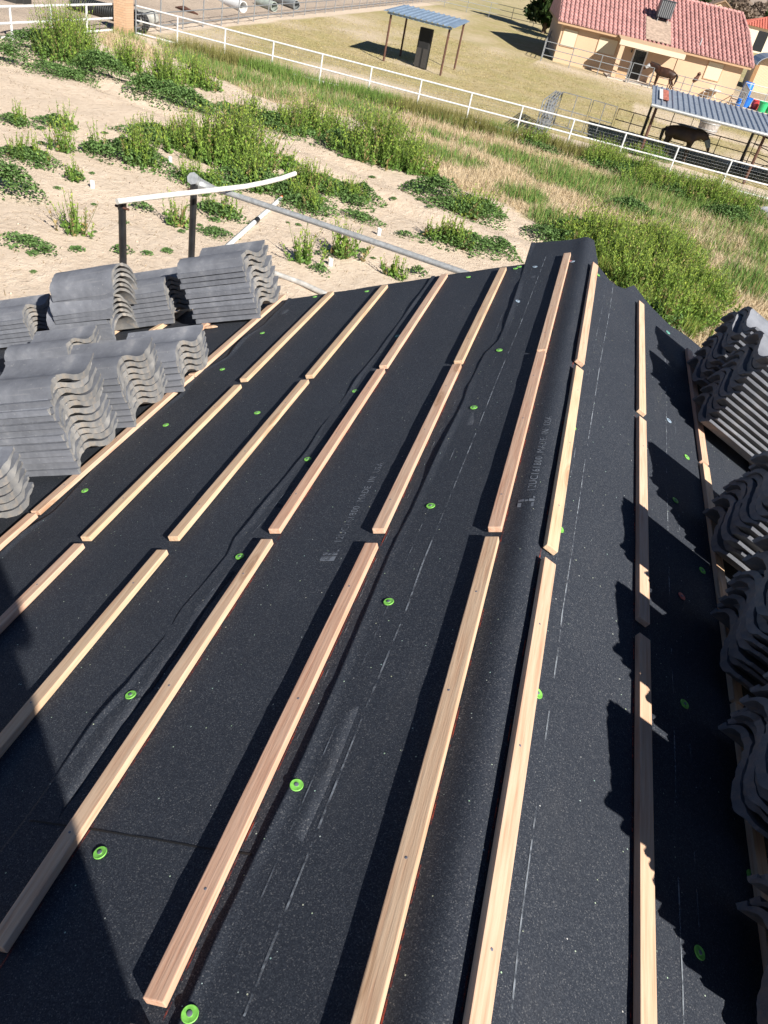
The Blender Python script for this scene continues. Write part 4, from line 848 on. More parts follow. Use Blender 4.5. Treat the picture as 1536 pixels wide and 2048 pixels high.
# far houses
def far_house(x, y, w, d, h, rz, wallc, roofc, label, yaw=0, gable=False):
    e = empty('far_house', (x, y, 0), label, 'house'); R = Matrix.Rotation(yaw, 3, 'Z'); P = lambda a, b, c: Vector((x, y, 0))+R @ Vector((a, b, c))
    m = MB(); m.prism([P(0, 0, 0), P(w, 0, 0), P(w, d, 0), P(0, d, 0)], (0, 0, h))
    if gable: m.prism([P(0, 0, h), P(w, 0, h), P(w/2, 0, h+rz)], tuple(R @ Vector((0, d, 0))))
    m.build('wall', wallc, e); m = MB(); o = .5
    if gable:
        for q in ([(-o, h-.15*o), (w/2, h+rz+.04)], [(w/2, h+rz+.04), (w+o, h-.15*o)]):
            m.prism([P(q[0][0], -o, q[0][1]), P(q[1][0], -o, q[1][1]), P(q[1][0], -o, q[1][1]+.22), P(q[0][0], -o, q[0][1]+.22)], tuple(R @ Vector((0, d+2*o, 0))))
    else:
        a, b, c, dd = P(-o, -o, h), P(w+o, -o, h), P(w+o, d+o, h), P(-o, d+o, h); r_0, r_1 = P(w*.3, d/2, h+rz), P(w*.7, d/2, h+rz)
        tiled_slope(m, a, b, r_1, r_0, .5, 9, .11); m.add([b, c, r_1], [(0, 1, 2)]); m.add([c, dd, r_0, r_1], [(0, 1, 2, 3)]); tiled_slope(m, dd, a, r_0, r_0+(a-a), .5, 9, .11); m.add([a, b, c, dd], [(0, 1, 2, 3)])
    m.build('roof', roofc, e)
    for k in range(2):
        xa = w*(.18+.45*k); m = MB(); m.prism([P(xa, -.04, .3 if k == 0 else .9), P(xa+w*.14, -.04, .3 if k == 0 else .9), P(xa+w*.14, -.04, h-.5), P(xa, -.04, h-.5)], tuple(R @ Vector((0, .03, 0)))); m.build('door' if k == 0 else 'window', simple('dark far opening', (.02, .022, .025), .3), e)
    return e
REDT = simple('red clay roof', (.52, .15, .11), .8, 0, .25, 2); OFFW = mat_stucco((.74, .67, .54), 'off white stucco'); PEACH = mat_stucco((.66, .47, .35), 'peach stucco'); BRN = simple('brown shingle roof', (.30, .20, .13), .9, 0, .25, 2)
far_house(22.6, 190, 14, 12, 4.1, 2.0, OFFW, REDT, 'white house with a red hip roof beyond the shed')
pH = atY(1393, 34, 172)
far_house(12.1, 172, 6.2, 12, 4.75, 1.95, PEACH, BRN, 'peach gabled house with a brown roof seen over the pink roof', 0, True)
far_house(-1.5, 176, 12.5, 10, 4.4, 1.5, PEACH, BRN, 'low tan carport wing left of the peach gabled house', 0, True)
far_house(62, 230, 14, 12, 3.4, 2.2, OFFW, simple('pale far roof', (.6, .58, .55), .8), 'pale distant house near the top right corner', 0, True)
# ---------------------------------------------------------------- trees and far scrub
def leaves(n, cen, rad_, size, c0, c1, rnd, shell=.55, flat=.9):
    u = rnd.normal(size=(n, 3)); u /= np.linalg.norm(u, axis=1)[:, None]; r = (shell+(1-shell)*rnd.random(n))[:, None]
    P = np.asarray(cen)+u*r*np.asarray(rad_); a = rnd.normal(size=(n, 3)); a /= np.linalg.norm(a, axis=1)[:, None]; b = np.cross(a, rnd.normal(size=(n, 3))); b /= np.linalg.norm(b, axis=1)[:, None]
    s = size*(.6+.8*rnd.random(n))[:, None]; V = np.stack([P-a*s, P+b*s*.5, P+a*s, P-b*s*.5], 1).reshape(-1, 3)
    F = np.arange(4*n).reshape(n, 4); t = rnd.random((n, 1)); C = np.asarray(c0)*(1-t)+np.asarray(c1)*t; C = np.repeat(np.concatenate([C, np.ones((n, 1))], 1), 4, 0)
    return V, F, C
def tree(x, y, h, r, label, c0, c1, n=2600, size=.22, trunkh=.25, name='tree', lumps=16, seed=1, conic=False, bark=None):
    rnd = np.random.default_rng(seed); e = empty(name, (x, y, 0), label, 'tree')
    m = MB(); m.tube([(x, y, 0), (x+.05, y, h*trunkh), (x, y, h*.7)], [h*.035, h*.028, h*.01], 8)
    for k in range(5):
        a = k*1.26; m.tube([(x, y, h*(trunkh+.06*k)), (x+r*.6*math.cos(a), y+r*.6*math.sin(a), h*(trunkh+.25+.07*k))], [h*.014, h*.005], 5)
    m.build('trunk', bark or simple('brown bark', (.12, .08, .055), .9, 0, .3, 6), e, True)
    Vs, Fs, Cs, off = [], [], [], 0
    for i in range(lumps):
        f = rnd.random(); zz = h*(trunkh+.1+(1-trunkh-.15)*f); rr = r*(1-f*.85 if conic else math.sqrt(max(.05, 1-(2*f-.85)**2*.8))); a = rnd.random()*6.28; q = rnd.random()**.5*.75
        V_, F_, C_ = leaves(n//lumps, (q*rr*math.cos(a), q*rr*math.sin(a), zz), (rr*.42, rr*.42, rr*.36), size, c0, c1, rnd); Vs.append(V_); Fs.append(F_+off); Cs.append(C_); off += len(V_)
    npmesh('crown', np.concatenate(Vs), np.concatenate(Fs), LEAF, {'tint': np.concatenate(Cs)}, 4, False, e)
tree(-8.6, 101, 8.6, 3.0, 'dense dark evergreen tree standing behind the left end of the house', (.020, .045, .012), (.06, .10, .025), 5600, .30, .02, lumps=36, seed=3)
tree(-3.5, 92, 8.0, 2.6, 'broad evergreen behind the house roof', (.022, .045, .014), (.06, .10, .03), 2500, .3, .2, lumps=18, seed=4)
tree(24.5, 131, 4.2, 1.3, 'small dark cypress before the peach gabled house', (.02, .05, .014), (.06, .11, .03), 1500, .2, .08, lumps=14, seed=5, conic=True)
k = 0
for px, py, Y, h, r, c in [(1345, 6, 150, 5, 2.6, 0), (1325, 2, 190, 7, 3.4, 1), (1300, -6, 210, 8, 4, 0), (1490, 12, 240, 9, 5, 2), (1515, 14, 250, 8.5, 5.5, 2), (1470, 8, 260, 8, 4.6, 0), (1536, 16, 270, 9, 6, 1), (1450, 0, 290, 8, 5, 2), (1400, -4, 300, 9, 6, 0), (1505, 30, 200, 5, 3.2, 0), (1528, 34, 205, 5, 3.6, 1), (1560, 24, 260, 10, 6, 2), (1580, 30, 240, 9, 6, 0)]:
    p = at(px, py, 0) if False else atY(px, py, Y)
    tree(p.x, Y, h, r, '%s in the far scrub, %s' % (['dark green round tree', 'olive green loose tree', 'bare brown bushy tree'][c], ['over the roof ridge', 'behind the peach house', 'far left of the gabled house', 'right of the gable peak', 'between the two red roofs and the corner', 'just behind the gable peak', 'in the top right corner', 'on the skyline behind the gable', 'on the skyline left of the gable', 'low above the red hip roof', 'low at the right frame edge', 'outside the right frame edge', 'farthest right'][k]), [(.03, .055, .02), (.09, .10, .035), (.17, .125, .10)][c], [(.08, .11, .04), (.17, .17, .07), (.28, .22, .17)][c], 1500, .55, .15, lumps=14, seed=20+k); k += 1
# far scrub belt: one mass on the skyline
rnd = np.random.default_rng(9); Vs, Fs, Cs, off = [], [], [], 0
for i in range(320):
    y = rnd.uniform(300, 620); x = rnd.uniform(-.20, .75)*y; hh = rnd.uniform(3, 9); V_, F_, C_ = leaves(80, (x, y, hh*.45), (hh*.9, hh*.6, hh*.5), 1.1, (.07, .08, .045), (.20, .17, .12), rnd); Vs.append(V_); Fs.append(F_+off); Cs.append(C_); off += len(V_)
o = npmesh('far_scrub', np.concatenate(Vs), np.concatenate(Fs), LEAF, {'tint': np.concatenate(Cs)}, 4); o['kind'] = 'stuff'
m = MB(); hx0 = np.linspace(-500, 1700, 60); v = []
for x in hx0: hgt = 26+14*math.sin(x*.006)+9*math.sin(x*.021+1); v += [(x, 950, -2), (x, 1050, hgt), (x, 1300, -2)]
m.add(v, [(3*i+a, 3*i+3+a, 3*i+4+a, 3*i+1+a) for i in range(59) for a in (0, 1)]); o = m.build('hills', simple('dry far hills', (.30, .24, .20), .95, 0, .3, .01), None, True); o['kind'] = 'structure'
# far field posts and gravel pipes top left
def pipe_thing(name, a, b, r, mat, label, cat='pipe', z=None, hollow=True):
    za = r if z is None else z; a = a+Vector((0, 0, za)); b = b+Vector((0, 0, za)); m = MB(); n = 14
    m.tube([a, b], r, n, cap=not hollow); 
    if hollow: m.tube([a, b], r*.88, n, cap=False); m.add([Vector(q) for q in m.v[:n]]+[Vector(q) for q in m.v[2*n:3*n]], [(i, (i+1) % n, n+(i+1) % n, n+i) for i in range(n)]); m.add([Vector(q) for q in m.v[n:2*n]]+[Vector(q) for q in m.v[3*n:4*n]], [(i, (i+1) % n, n+(i+1) % n, n+i) for i in range(n)])
    return tag(m.build(name, mat, None, True), label, cat)
CORR = N('black corrugated plastic'); wv = CORR.n('TexWave', Scale=3.0); CORR.l(CORR.coord(), wv.inputs['Vector']); CORR.base((.02, .022, .022)); CORR.rough(.5); CORR.bump(wv.outputs['Fac'], 1.0, .05)
pipe_thing('culvert_pipe', at(236, 44), at(146, 22), .34, CORR.m, 'black corrugated culvert pipe lying behind the left white fence')
pipe_thing('culvert_pipe', at(272, 52), at(308, 54), .36, simple('grey fibreglass', (.30, .30, .28), .5, 0, .4, 2), 'grey and pale green pipe section lying right of the block pillar')
pipe_thing('tyre', at(272, 66), at(279, 66)+Vector((0, .25, 0)), .42, simple('black tyre', (.015, .015, .016), .8), 'black tyre leaning beside the block pillar', 'tyre')
pipe_thing('culvert_pipe', at(440, 9), at(486, 26), .32, WHITE, 'white pipe lying on the gravel beyond the grey corral fence')
pipe_thing('culvert_pipe', at(515, 12), at(548, 24), .3, simple('pale green grey pipe', (.34, .38, .34), .5, 0, .3, 2), 'pale green grey pipe lying right of the white pipe')
pipe_thing('culvert_pipe', at(550, 4), at(592, 20), .3, simple('grey pipe', (.25, .27, .27), .5, 0, .3, 2), 'dark grey pipe farthest right beyond the corral fence')
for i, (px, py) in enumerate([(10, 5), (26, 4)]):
    p = at(px, py); m = MB(); m.box(p+Vector((0, .4, .5)), (.9, .8, 1.0), Matrix.Rotation(.2, 3, 'Z')); tag(m.build('rubble_block', simple('near black block', (.03, .03, .03), .8)), ['dark block at the very top left corner', 'dark block second from the top left corner'][i], 'block')  # both blocks get a near-black base colour
p = at(372, 22); m = MB(); m.tube([p+Vector((-.8, .2, .03)), p+Vector((-.1, -.1, .12)), p+Vector((.9, -.3, .03))], [.02, .14, .04], 6); tag(m.build('driftwood', RUST, None, True), 'weathered brown branch lying on the gravel', 'branch')
# ---------------------------------------------------------------- pipes and posts beyond the roof
ZP = 3.3
def steel_post(px, label):
    p = at(*px, ZP); e = empty('steel_post', (p.x, p.y, 0), label, 'post'); m = MB(); m.tube([(p.x, p.y, -.2), (p.x, p.y, ZP)], .042, 12); m.build('pole', BLACK, e, True)
    m = MB(); m.lathe((p.x, p.y, ZP), [(.048, -.08), (.048, .012), (.001, .016)], 12); m.build('cap', BLACK, e, True)
    m = MB(); m.tube([(p.x-.07, p.y-.02, ZP-.05), (p.x+.10, p.y-.03, ZP-.05)], .014, 6); m.build('bolt', RUST, e); return p
q1 = steel_post((244, 404), 'black steel post at the left holding the bent white pipe'); q2 = steel_post((388, 372), 'black steel post behind the tall tile stack')
pw = [at(234, 403, ZP+.06)]+[at(u, v, ZP+.06) for u, v in ((330, 391), (430, 380), (490, 373), (530, 365), (562, 357), (590, 347))]
m = MB(); m.tube(pw, .030, 12); tag(m.build('bent_pipe', simple('chalky white pipe', (.62, .61, .57), .6, 0, .2, 14), None, True), 'white pipe bent upward at its free end, resting on the black posts', 'pipe')
pg = [at(398, 368, ZP-.02), at(450, 384, ZP-.02), at(600, 434, ZP-.02), at(760, 488, ZP-.02), at(920, 543, ZP-.02), at(1050, 588, ZP-.02)]
gp_ = empty('galvanised_pipe', pg[0], 'long dull galvanised pipe sloping from the black post to the roof edge', 'pipe')
m = MB(); m.tube(pg, .036, 12); m.build('pipe', GALV, gp_, True)
a = at(388, 366, ZP+.03); m = MB(); m.tube([a+Vector((-.02, 0, .05)), pg[0], at(430, 379, ZP-.02)], [.075, .075, .04], 8); m.build('bracket', GALV, gp_, True)
pa, pb = at(330, 604, .06), at(562, 397, .06); m = MB(); lp = empty('loose_pipe', pa, 'loose white pipe with a black band and orange tip lying on the sand', 'pipe')
m.tube([pa, pb], .055, 10); m.build('pipe', WHITE, lp, True); t = pa.lerp(pb, .70); t2 = pa.lerp(pb, .735); m = MB(); m.tube([t, t2], .066, 10); m.build('band', BLACK, lp, True); m = MB(); m.tube([pb, pb+(pb-pa).normalized()*.08], .058, 10); m.build('tip', simple('orange paint', (.75, .20, .06), .6), lp, True)
m = MB(); m.tube([at(530, 540, .06), at(600, 565, .06), at(668, 596, .06)], .055, 10); tag(m.build('loose_pipe', simple('dusty grey pipe', (.45, .44, .42), .6, 0, .25, 8), None, True), 'dusty grey pipe lying on the sand just beyond the roof edge', 'pipe')
for i, ((px, py), lb) in enumerate([((185, 376), 'by the small round bush'), ((660, 532), 'between two tall weeds near the roof'), ((757, 470), 'under the long galvanised pipe'), ((340, 326), 'in the middle of the big weed patch')]):
    p = at(px, py); m = MB(); m.lathe(p, [(.055, -.05), (.055, .17), (.045, .17), (.045, .08), (.001, .08)], 14); tag(m.build('pipe_stub', WHITE, None, True), 'short white pipe stub standing in the sand %s' % lb, 'pipe stub')
p0, p1 = [rpt('R', *rp(*u, 'R'), -.05) for u in ((1352, 655), (1412, 700))]; m = MB(); m.tube([p0, p1], .03, 12); tag(m.build('plastic_pipe', WHITE, None, True), 'white plastic pipe end along the right roof edge below the tiles', 'pipe')
q = [at(u, v, .03) for u, v in ((1511, 416), (1550, 415), (1570, 445), (1538, 436))]; m = MB(); n_ = 9; v = []
for i in range(n_):
    for j in range(n_):
        a, b = i/(n_-1), j/(n_-1); P = q[0].lerp(q[1], a).lerp(q[3].lerp(q[2], a), b); bul = .22*(math.sin(math.pi*a)*math.sin(math.pi*b))**.5; v.append(P+Vector((0, 0, bul+.01*math.sin(9*a+7*b))))
m.add(v, [(i*n_+j, i*n_+j+1, (i+1)*n_+j+1, (i+1)*n_+j) for i in range(n_-1) for j in range(n_-1)]); tag(m.build('feed_sack', simple('white woven sack', (.66, .68, .74), .6, 0, .2, 8), None, True), 'white sack lying in the grass at the right edge', 'sack')
# ---------------------------------------------------------------- weeds and grass
def gz(x, y): return gheight(np.asarray(x, float), np.asarray(y, float))
def mustard(cx, cy, rx, ry, h, rnd, dens=105, gold=.5):
    n = max(7, int(dens*math.pi*rx*ry)); a = rnd.random(n)*6.283; q = np.clip(np.abs(rnd.normal(0, .62, n))**.8, 0, 1.22); X = cx+rx*q*np.cos(a); Y = cy+ry*q*np.sin(a); Z = gz(X, Y)
    H = h*(.5+.7*rnd.random(n))*np.clip(1-.42*q**2, .2, 1)*(.75+.5*fbm(X, Y, 1.6, 61)); lean = rnd.normal(0, .16, (n, 2))+np.stack([np.cos(a), np.sin(a)], 1)*(q*.22)[:, None]
    nl = 22; t = (np.arange(nl)+.5)/nl; T = np.clip(t[None]+rnd.normal(0, .03, (n, nl)), .02, 1)
    bx = X[:, None]+lean[:, 0:1]*H[:, None]*T**1.5; by = Y[:, None]+lean[:, 1:2]*H[:, None]*T**1.5; bz = Z[:, None]+H[:, None]*T
    N_ = n*nl; B = np.stack([bx, by, bz], -1).reshape(N_, 3); tt = T.reshape(N_, 1)
    D = rnd.normal(size=(N_, 3)); D[:, 2] = np.abs(D[:, 2])*.6+.25+tt[:, 0]*1.1; D /= np.linalg.norm(D, axis=1)[:, None]
    L = (.105*(1-.55*tt)*(.6+.8*rnd.random((N_, 1))))*min(1.25, .6+h*.5); Wv = np.cross(D, rnd.normal(size=(N_, 3))); Wv /= np.linalg.norm(Wv, axis=1)[:, None]; Wv *= L*(.30-.13*tt)
    V = np.stack([B, B+D*L*.55+Wv, B+D*L, B+D*L*.55-Wv], 1)
    c = np.array([.07, .14, .03])*(1-tt)+np.array([.155, .225, .035])*tt; g = np.clip((tt-.62)/.38, 0, 1)*gold*rnd.random((N_, 1)); c = c*(1-g)+np.array([.30, .30, .045])*g; c *= 1.3+.9*rnd.random((N_, 1)); dry = np.repeat((rnd.random(n) < .10), nl)[:, None]; c = np.where(dry, np.array([.34, .26, .12])*(.7+.5*rnd.random((N_, 1))), c)
    S0 = np.stack([X, Y, Z], 1); S1 = np.stack([X+lean[:, 0]*H, Y+lean[:, 1]*H, Z+H], 1); w = np.array([.006, .004, 0]); VS = np.stack([S0-w, S0+w, S1+w*.5, S1-w*.5], 1)
    V = np.concatenate([V.reshape(-1, 3), VS.reshape(-1, 3)]); C = np.concatenate([np.repeat(c, 4, 0), np.repeat(np.tile([[.10, .14, .04]], (n, 1)), 4, 0)])
    return V, C
def mallow(cx, cy, rx, ry, h, rnd, dens=420):
    dens *= 3.4
    n = int(dens*math.pi*rx*ry); a = rnd.random(n)*6.283; q = np.clip(np.abs(rnd.normal(0, .62, n))**.8, 0, 1.2); X = cx+rx*q*np.cos(a); Y = cy+ry*q*np.sin(a)
    lump = .3+.7*fbm(X, Y, 2.2, 62)+.35*fbm(X, Y, 7, 63); keep = lump > .48+.22*q**3; X, Y, q, lump = X[keep], Y[keep], q[keep], lump[keep]; n = len(X)
    Z = gz(X, Y)+h*np.clip(1-q**2*.75, .08, 1)*lump*(.35+.65*rnd.random(n)**.6)
    P = np.stack([X, Y, Z], 1); nrm = rnd.normal(0, .55, (n, 3)); nrm[:, 2] = 1; nrm /= np.linalg.norm(nrm, axis=1)[:, None]
    u = np.cross(nrm, rnd.normal(size=(n, 3))); u /= np.linalg.norm(u, axis=1)[:, None]; v = np.cross(nrm, u); r = (.015+.020*rnd.random((n, 1)))*min(1.3, .75+h)
    V = np.stack([P-u*r, P-v*r*.9, P+u*r, P+v*r*.9], 1); c = np.array([.09, .165, .055])*(1-.5*rnd.random((n, 1)))+np.array([.11, .18, .05])*rnd.random((n, 1))
    return V.reshape(-1, 3), np.repeat(c, 4, 0)
def weed(px, py, wpx, h, kind, label, group=None, name='weed_clump', asp=.62, seed=[100]):
    seed[0] += 1; rnd = np.random.default_rng(seed[0]); c = at(px, py); wpx *= 1.15; h *= 1.2; rx = (at(px+wpx/2, py)-at(px-wpx/2, py)).length/2; ry = rx*asp
    parts = []
    if kind in 'mx': 
        k = 1 if kind == 'm' else max(2, int(rx*2.2))
        for i in range(k):
            if kind == 'm': parts.append(mustard(c.x, c.y, rx, ry, h, rnd))
            else: a = rnd.random()*6.28; q = rnd.random()**.5*.6; parts.append(mustard(c.x+rx*q*math.cos(a), c.y+ry*q*math.sin(a), rx*.42, ry*.5, h*(.7+.5*rnd.random()), rnd, 80, .45))
    if kind in 'lx': parts.append(mallow(c.x, c.y, rx, ry, h*(.55 if kind == 'x' else 1), rnd, 420 if rx < 1.6 else 320))
    V = np.concatenate([p[0] for p in parts]); C = np.concatenate([p[1] for p in parts]); V[:, 0] -= c.x; V[:, 1] -= c.y
    F = np.arange(len(V)).reshape(-1, 4); o = npmesh(name, V, F, LEAF, {'tint': np.concatenate([C, np.ones((len(C), 1))], 1)}, 4); o.location = (c.x, c.y, 0)
    return tag(o, label, 'weeds', group)
G1 = 'weed clumps on the sandy lot'
WEEDS = [
 (100, 112, 170, 1.25, 'x', 'tall mixed weeds overgrowing the short white fence'), (22, 128, 60, .6, 'l', 'dark low weeds at the left edge below the white fence'), (208, 158, 110, .75, 'l', 'dense dark rounded weed left of the two bright tall ones'),
 (258, 142, 55, .9, 'm', 'upright yellow green weed left of the dark bank'), (328, 178, 70, 1.0, 'm', 'bright upright yellow green weed on the dark bank'), (392, 172, 60, .9, 'm', 'upright weed at the right end of the dark bank'), (370, 212, 130, .6, 'l', 'dark spreading weed bank at the edge of the tyre track'), (298, 196, 80, .5, 'l', 'low dark weed left part of the bank by the track'),
 (120, 150, 110, .35, 'l', 'flat green weeds below the big fence clump'), (160, 152, 40, .2, 'l', 'tiny flat weed above the tyre track'), (28, 246, 80, .45, 'x', 'left edge weeds just below the tyre track'), (108, 252, 80, .5, 'x', 'feathery weed clump second from the left below the track'),
 (55, 322, 130, .55, 'x', 'broad weed patch at the left edge'), (22, 384, 130, .55, 'l', 'dark leafy weed patch cut by the left edge'), (124, 306, 50, .7, 'm', 'thin upright weed between sand and left patch'), (186, 306, 60, .6, 'x', 'weed at the left tip of the large central patch'),
 (262, 322, 150, .85, 'x', 'large central weed patch on the sand'), (312, 278, 130, .7, 'x', 'upper edge of the central weed patch'), (372, 268, 50, .6, 'm', 'loose upright weed right of the central patch'),
 (460, 322, 170, 1.15, 'm', 'biggest yellow green weed clump above the bent white pipe'), (408, 368, 120, .55, 'x', 'dark weeds behind the black post'), (505, 372, 130, .9, 'x', 'weeds under the crossing of the two pipes'), (590, 395, 110, .5, 'x', 'low weeds right of the bent pipe end'),
 (150, 360, 46, .5, 'x', 'small round bush alone on the sand'), (150, 468, 62, .6, 'm', 'single spiky weed left of the black post'), (58, 492, 110, .18, 'l', 'flat sparse weed low at the left'), (92, 512, 44, .22, 'l', 'small flat weed below the sparse one'), (288, 418, 50, .25, 'l', 'small weed behind the left black post'),
 (352, 448, 50, .6, 'm', 'upright weed between the black posts'), (436, 430, 90, .55, 'x', 'weed right of the second black post'), (432, 468, 70, .18, 'l', 'flat weed above the tall tile stack'), (245, 503, 46, .2, 'l', 'flat little weed near the left post foot'),
 (552, 256, 130, .85, 'x', 'dark leafy weed clump at the straw border'), (622, 266, 70, .9, 'm', 'feathery weed right of the dark border clump'), (668, 266, 46, .75, 'm', 'narrow upright weed at the straw border'), (572, 330, 60, .3, 'l', 'small mat of weeds on the sand below the border'),
 (706, 306, 110, .6, 'l', 'dark mallow mat left of the tallest bright clump'), (762, 322, 120, 1.35, 'm', 'tallest bright yellow green weed clump at the straw border'), (816, 342, 60, .9, 'm', 'weed leaning on the right of the tallest clump'), (655, 380, 140, .6, 'x', 'rounded weed clump left of the tallest one'), (728, 392, 60, .4, 'l', 'low weed under the tallest clump'), (612, 420, 100, .5, 'x', 'green weeds along the galvanised pipe'),
 (866, 392, 90, .55, 'l', 'dark weed row leading to the roof, left part'), (936, 424, 110, .8, 'x', 'taller weed row leading to the roof, right part'), (604, 526, 54, .6, 'm', 'spiky weed right of the tall tile stack'), (684, 518, 60, .75, 'm', 'bushy weed beside the white stub'), (645, 512, 26, .2, 'l', 'tiny weed between two spiky ones'),
 (930, 492, 120, .65, 'x', 'wide weed clump behind the roof edge'), (1000, 506, 60, .4, 'l', 'dark weed just left of the ridge end'), (790, 552, 50, .4, 'm', 'weed peeking over the roof edge'), (835, 548, 36, .25, 'l', 'small green weed at the roof edge'), (812, 472, 40, .12, 'l', 'flat tiny weed on bare sand'), (722, 438, 70, .22, 'l', 'flat weed below the low pipe'), (710, 410, 50, .3, 'l', 'little weed under the rounded clump'),
 (455, 216, 44, .2, 'l', 'small weed on bare sand right of the bank'), (486, 232, 60, .3, 'l', 'weed mat right of the bank'), (640, 545, 40, .15, 'l', 'flat weed by the dusty grey pipe'),
 (1112, 480, 90, .8, 'x', 'dark weed touching the ridge end'), (1165, 470, 90, .8, 'x', 'green weed right of the ridge end'), (1300, 640, 110, .8, 'x', 'dark leafy weed below the tall grass by the roof'), (1250, 345, 110, .7, 'x', 'dark weed bank under the white fence'), (1355, 388, 130, .7, 'x', 'long dark weed bank right along the white fence'), (1440, 410, 110, .7, 'x', 'dark weed bank near the white sack'), (1290, 310, 60, .5, 'x', 'weed at the fence foot before the shelter'),
 (1080, 300, 60, .6, 'x', 'reddish tall weeds at the fence by the leaning panels'), (1256, 420, 60, .4, 'l', 'dark low weed in the straw'), (1454, 438, 60, .5, 'l', 'dark weed left of the white sack')]
for w in WEEDS: weed(w[0], w[1], w[2], w[3], w[4], w[5], G1)
# scattered tiny plants on the sand: one kind, copied
rnd = np.random.default_rng(77); V, C = mallow(0, 0, .16, .14, .10, rnd, 900); V[:, 2] -= gz(0, 0); SMe = None
SANDP = gpoly([(-30, 230), (200, 250), (560, 290), (800, 360), (1010, 430), (1050, 500), (700, 590), (330, 600), (-60, 600)])
k = 0; xs_, ys_ = [p[0] for p in SANDP], [p[1] for p in SANDP]; base = None
while k < 70:
    x = rnd.uniform(min(xs_), max(xs_)); y = rnd.uniform(min(ys_), max(ys_))
    if not inpoly(np.array([x]), np.array([y]), SANDP)[0]: continue
    if base is None:
        base = npmesh('small_weed', V, np.arange(len(V)).reshape(-1, 4), LEAF, {'tint': np.concatenate([C, np.ones((len(C), 1))], 1)}, 4); o = base
    else: o = base.copy(); COL.objects.link(o)
    o.location = (x, y, float(gz(x, y))+.01); o.rotation_euler = (0, 0, rnd.random()*6.28); sc_ = rnd.uniform(.35, 1.1); o.scale = (sc_, sc_, sc_)
    tag(o, 'tiny flat green weed scattered on the bare sand', 'weeds', 'tiny weeds on the sand'); k += 1
def blades(name, n, xr, yr, maskf, hfun, cfun, wid, seed, lean=.35):
    rnd = np.random.default_rng(seed); X = rnd.uniform(*xr, n*6); Y = rnd.uniform(*yr, n*6); p = maskf(X, Y); k = rnd.random(n*6) < p; X = X[k][:n]; Y = Y[k][:n]; n = len(X)
    Z = gz(X, Y)-.01; H = hfun(X, Y, rnd); a = rnd.random(n)*6.283; l = np.abs(rnd.normal(0, lean, n)); T = np.stack([X+np.cos(a)*l*H, Y+np.sin(a)*l*H, Z+H], 1)
    b = rnd.random(n)*6.283; w = wid*(.6+.8*rnd.random(n)); W_ = np.stack([np.cos(b)*w, np.sin(b)*w, np.zeros(n)], 1); B = np.stack([X, Y, Z], 1)
    V = np.stack([B-W_, B+W_, T], 1).reshape(-1, 3); c = cfun(X, Y, rnd); C = np.repeat(np.concatenate([c, np.ones((n, 1))], 1), 3, 0)
    o = npmesh(name, V, np.arange(3*n).reshape(-1, 3), GRASS, {'tint': C}, 3); o['kind'] = 'stuff'; return o
def strawm(X, Y): z = zones(X, Y); return np.clip(z[:, 0]*(1-z[:, 1]*1.2), 0, 1)*(Y < 37)
def greenm(X, Y): z = zones(X, Y); return np.clip(z[:, 1]*1.2-.1, 0, 1)*(Y < 37.2)
def lerpc(a, b, t): return np.asarray(a)*(1-t)+np.asarray(b)*t
blades('dry_grass', 90000, (-22, 16), (6, 37), strawm, lambda X, Y, r: (.10+.20*r.random(len(X)))*(.5+fbm(X, Y, .7, 70)), lambda X, Y, r: lerpc((.38, .29, .175), (.63, .53, .37), r.random((len(X), 1))), .011, 1, .7)
blades('green_grass', 60000, (-22, 16), (6, 37.2), greenm, lambda X, Y, r: (.12+.28*r.random(len(X)))*(.5+fbm(X, Y, .8, 71)), lambda X, Y, r: lerpc(lerpc((.09, .19, .045), (.21, .32, .075), r.random((len(X), 1))), (.40, .30, .15), (r.random((len(X), 1)) < .22)*.85), .012, 2, .45)
def sandm(X, Y): z = zones(X, Y); return np.clip(1-z.sum(-1), 0, 1)*np.clip(fbm(X, Y, .6, 81)*2.2-.55, 0, 1)*(Y < 36)
blades('sand_litter', 9000, (-24, 2), (6, 36), sandm, lambda X, Y, r: .02+.045*r.random(len(X)), lambda X, Y, r: lerpc((.16, .11, .06), (.42, .32, .2), r.random((len(X), 1))), .012, 6, 2.6)
def tallm(X, Y): return inpoly(X, Y, TALLBED)*np.clip(fbm(X, Y, 1.3, 75)*2.2-.4, 0, 1)
blades('tall_grass', 16000, (min(p[0] for p in TALLBED), max(p[0] for p in TALLBED)), (min(p[1] for p in TALLBED), max(p[1] for p in TALLBED)), tallm, lambda X, Y, r: (.12+.4*r.random(len(X)))*(.4+fbm(X, Y, .9, 72)), lambda X, Y, r: lerpc(lerpc((.11, .20, .035), (.28, .33, .06), r.random((len(X), 1))), (.45, .38, .14), (r.random((len(X), 1)) < .15)*.8), .009, 3, .6)
for i, (px, py, w, h, lb) in enumerate([(1215, 500, 110, .8, 'left top of the bright bed'), (1295, 500, 110, .75, 'right top of the bright bed'), (1245, 540, 100, .8, 'against the ridge end'), (1330, 545, 110, .8, 'in the middle of the bright bed'), (1390, 590, 90, .7, 'at the right side of the bright bed'), (1300, 590, 100, .8, 'beside the roof edge'), (1370, 640, 90, .7, 'lowest in the bright bed')]):
    weed(px, py, w, h, 'm', 'bright yellow green weeds %s' % lb, G1, asp=.8)
rnd = np.random.default_rng(88); n = 2600; X = rnd.uniform(-24, 2, n); Y = rnd.uniform(7, 36, n); kk = rnd.random(n) < sandm(X, Y)*1.0; X, Y = X[kk], Y[kk]; n = len(X); r = .012+.04*rnd.random(n)**3
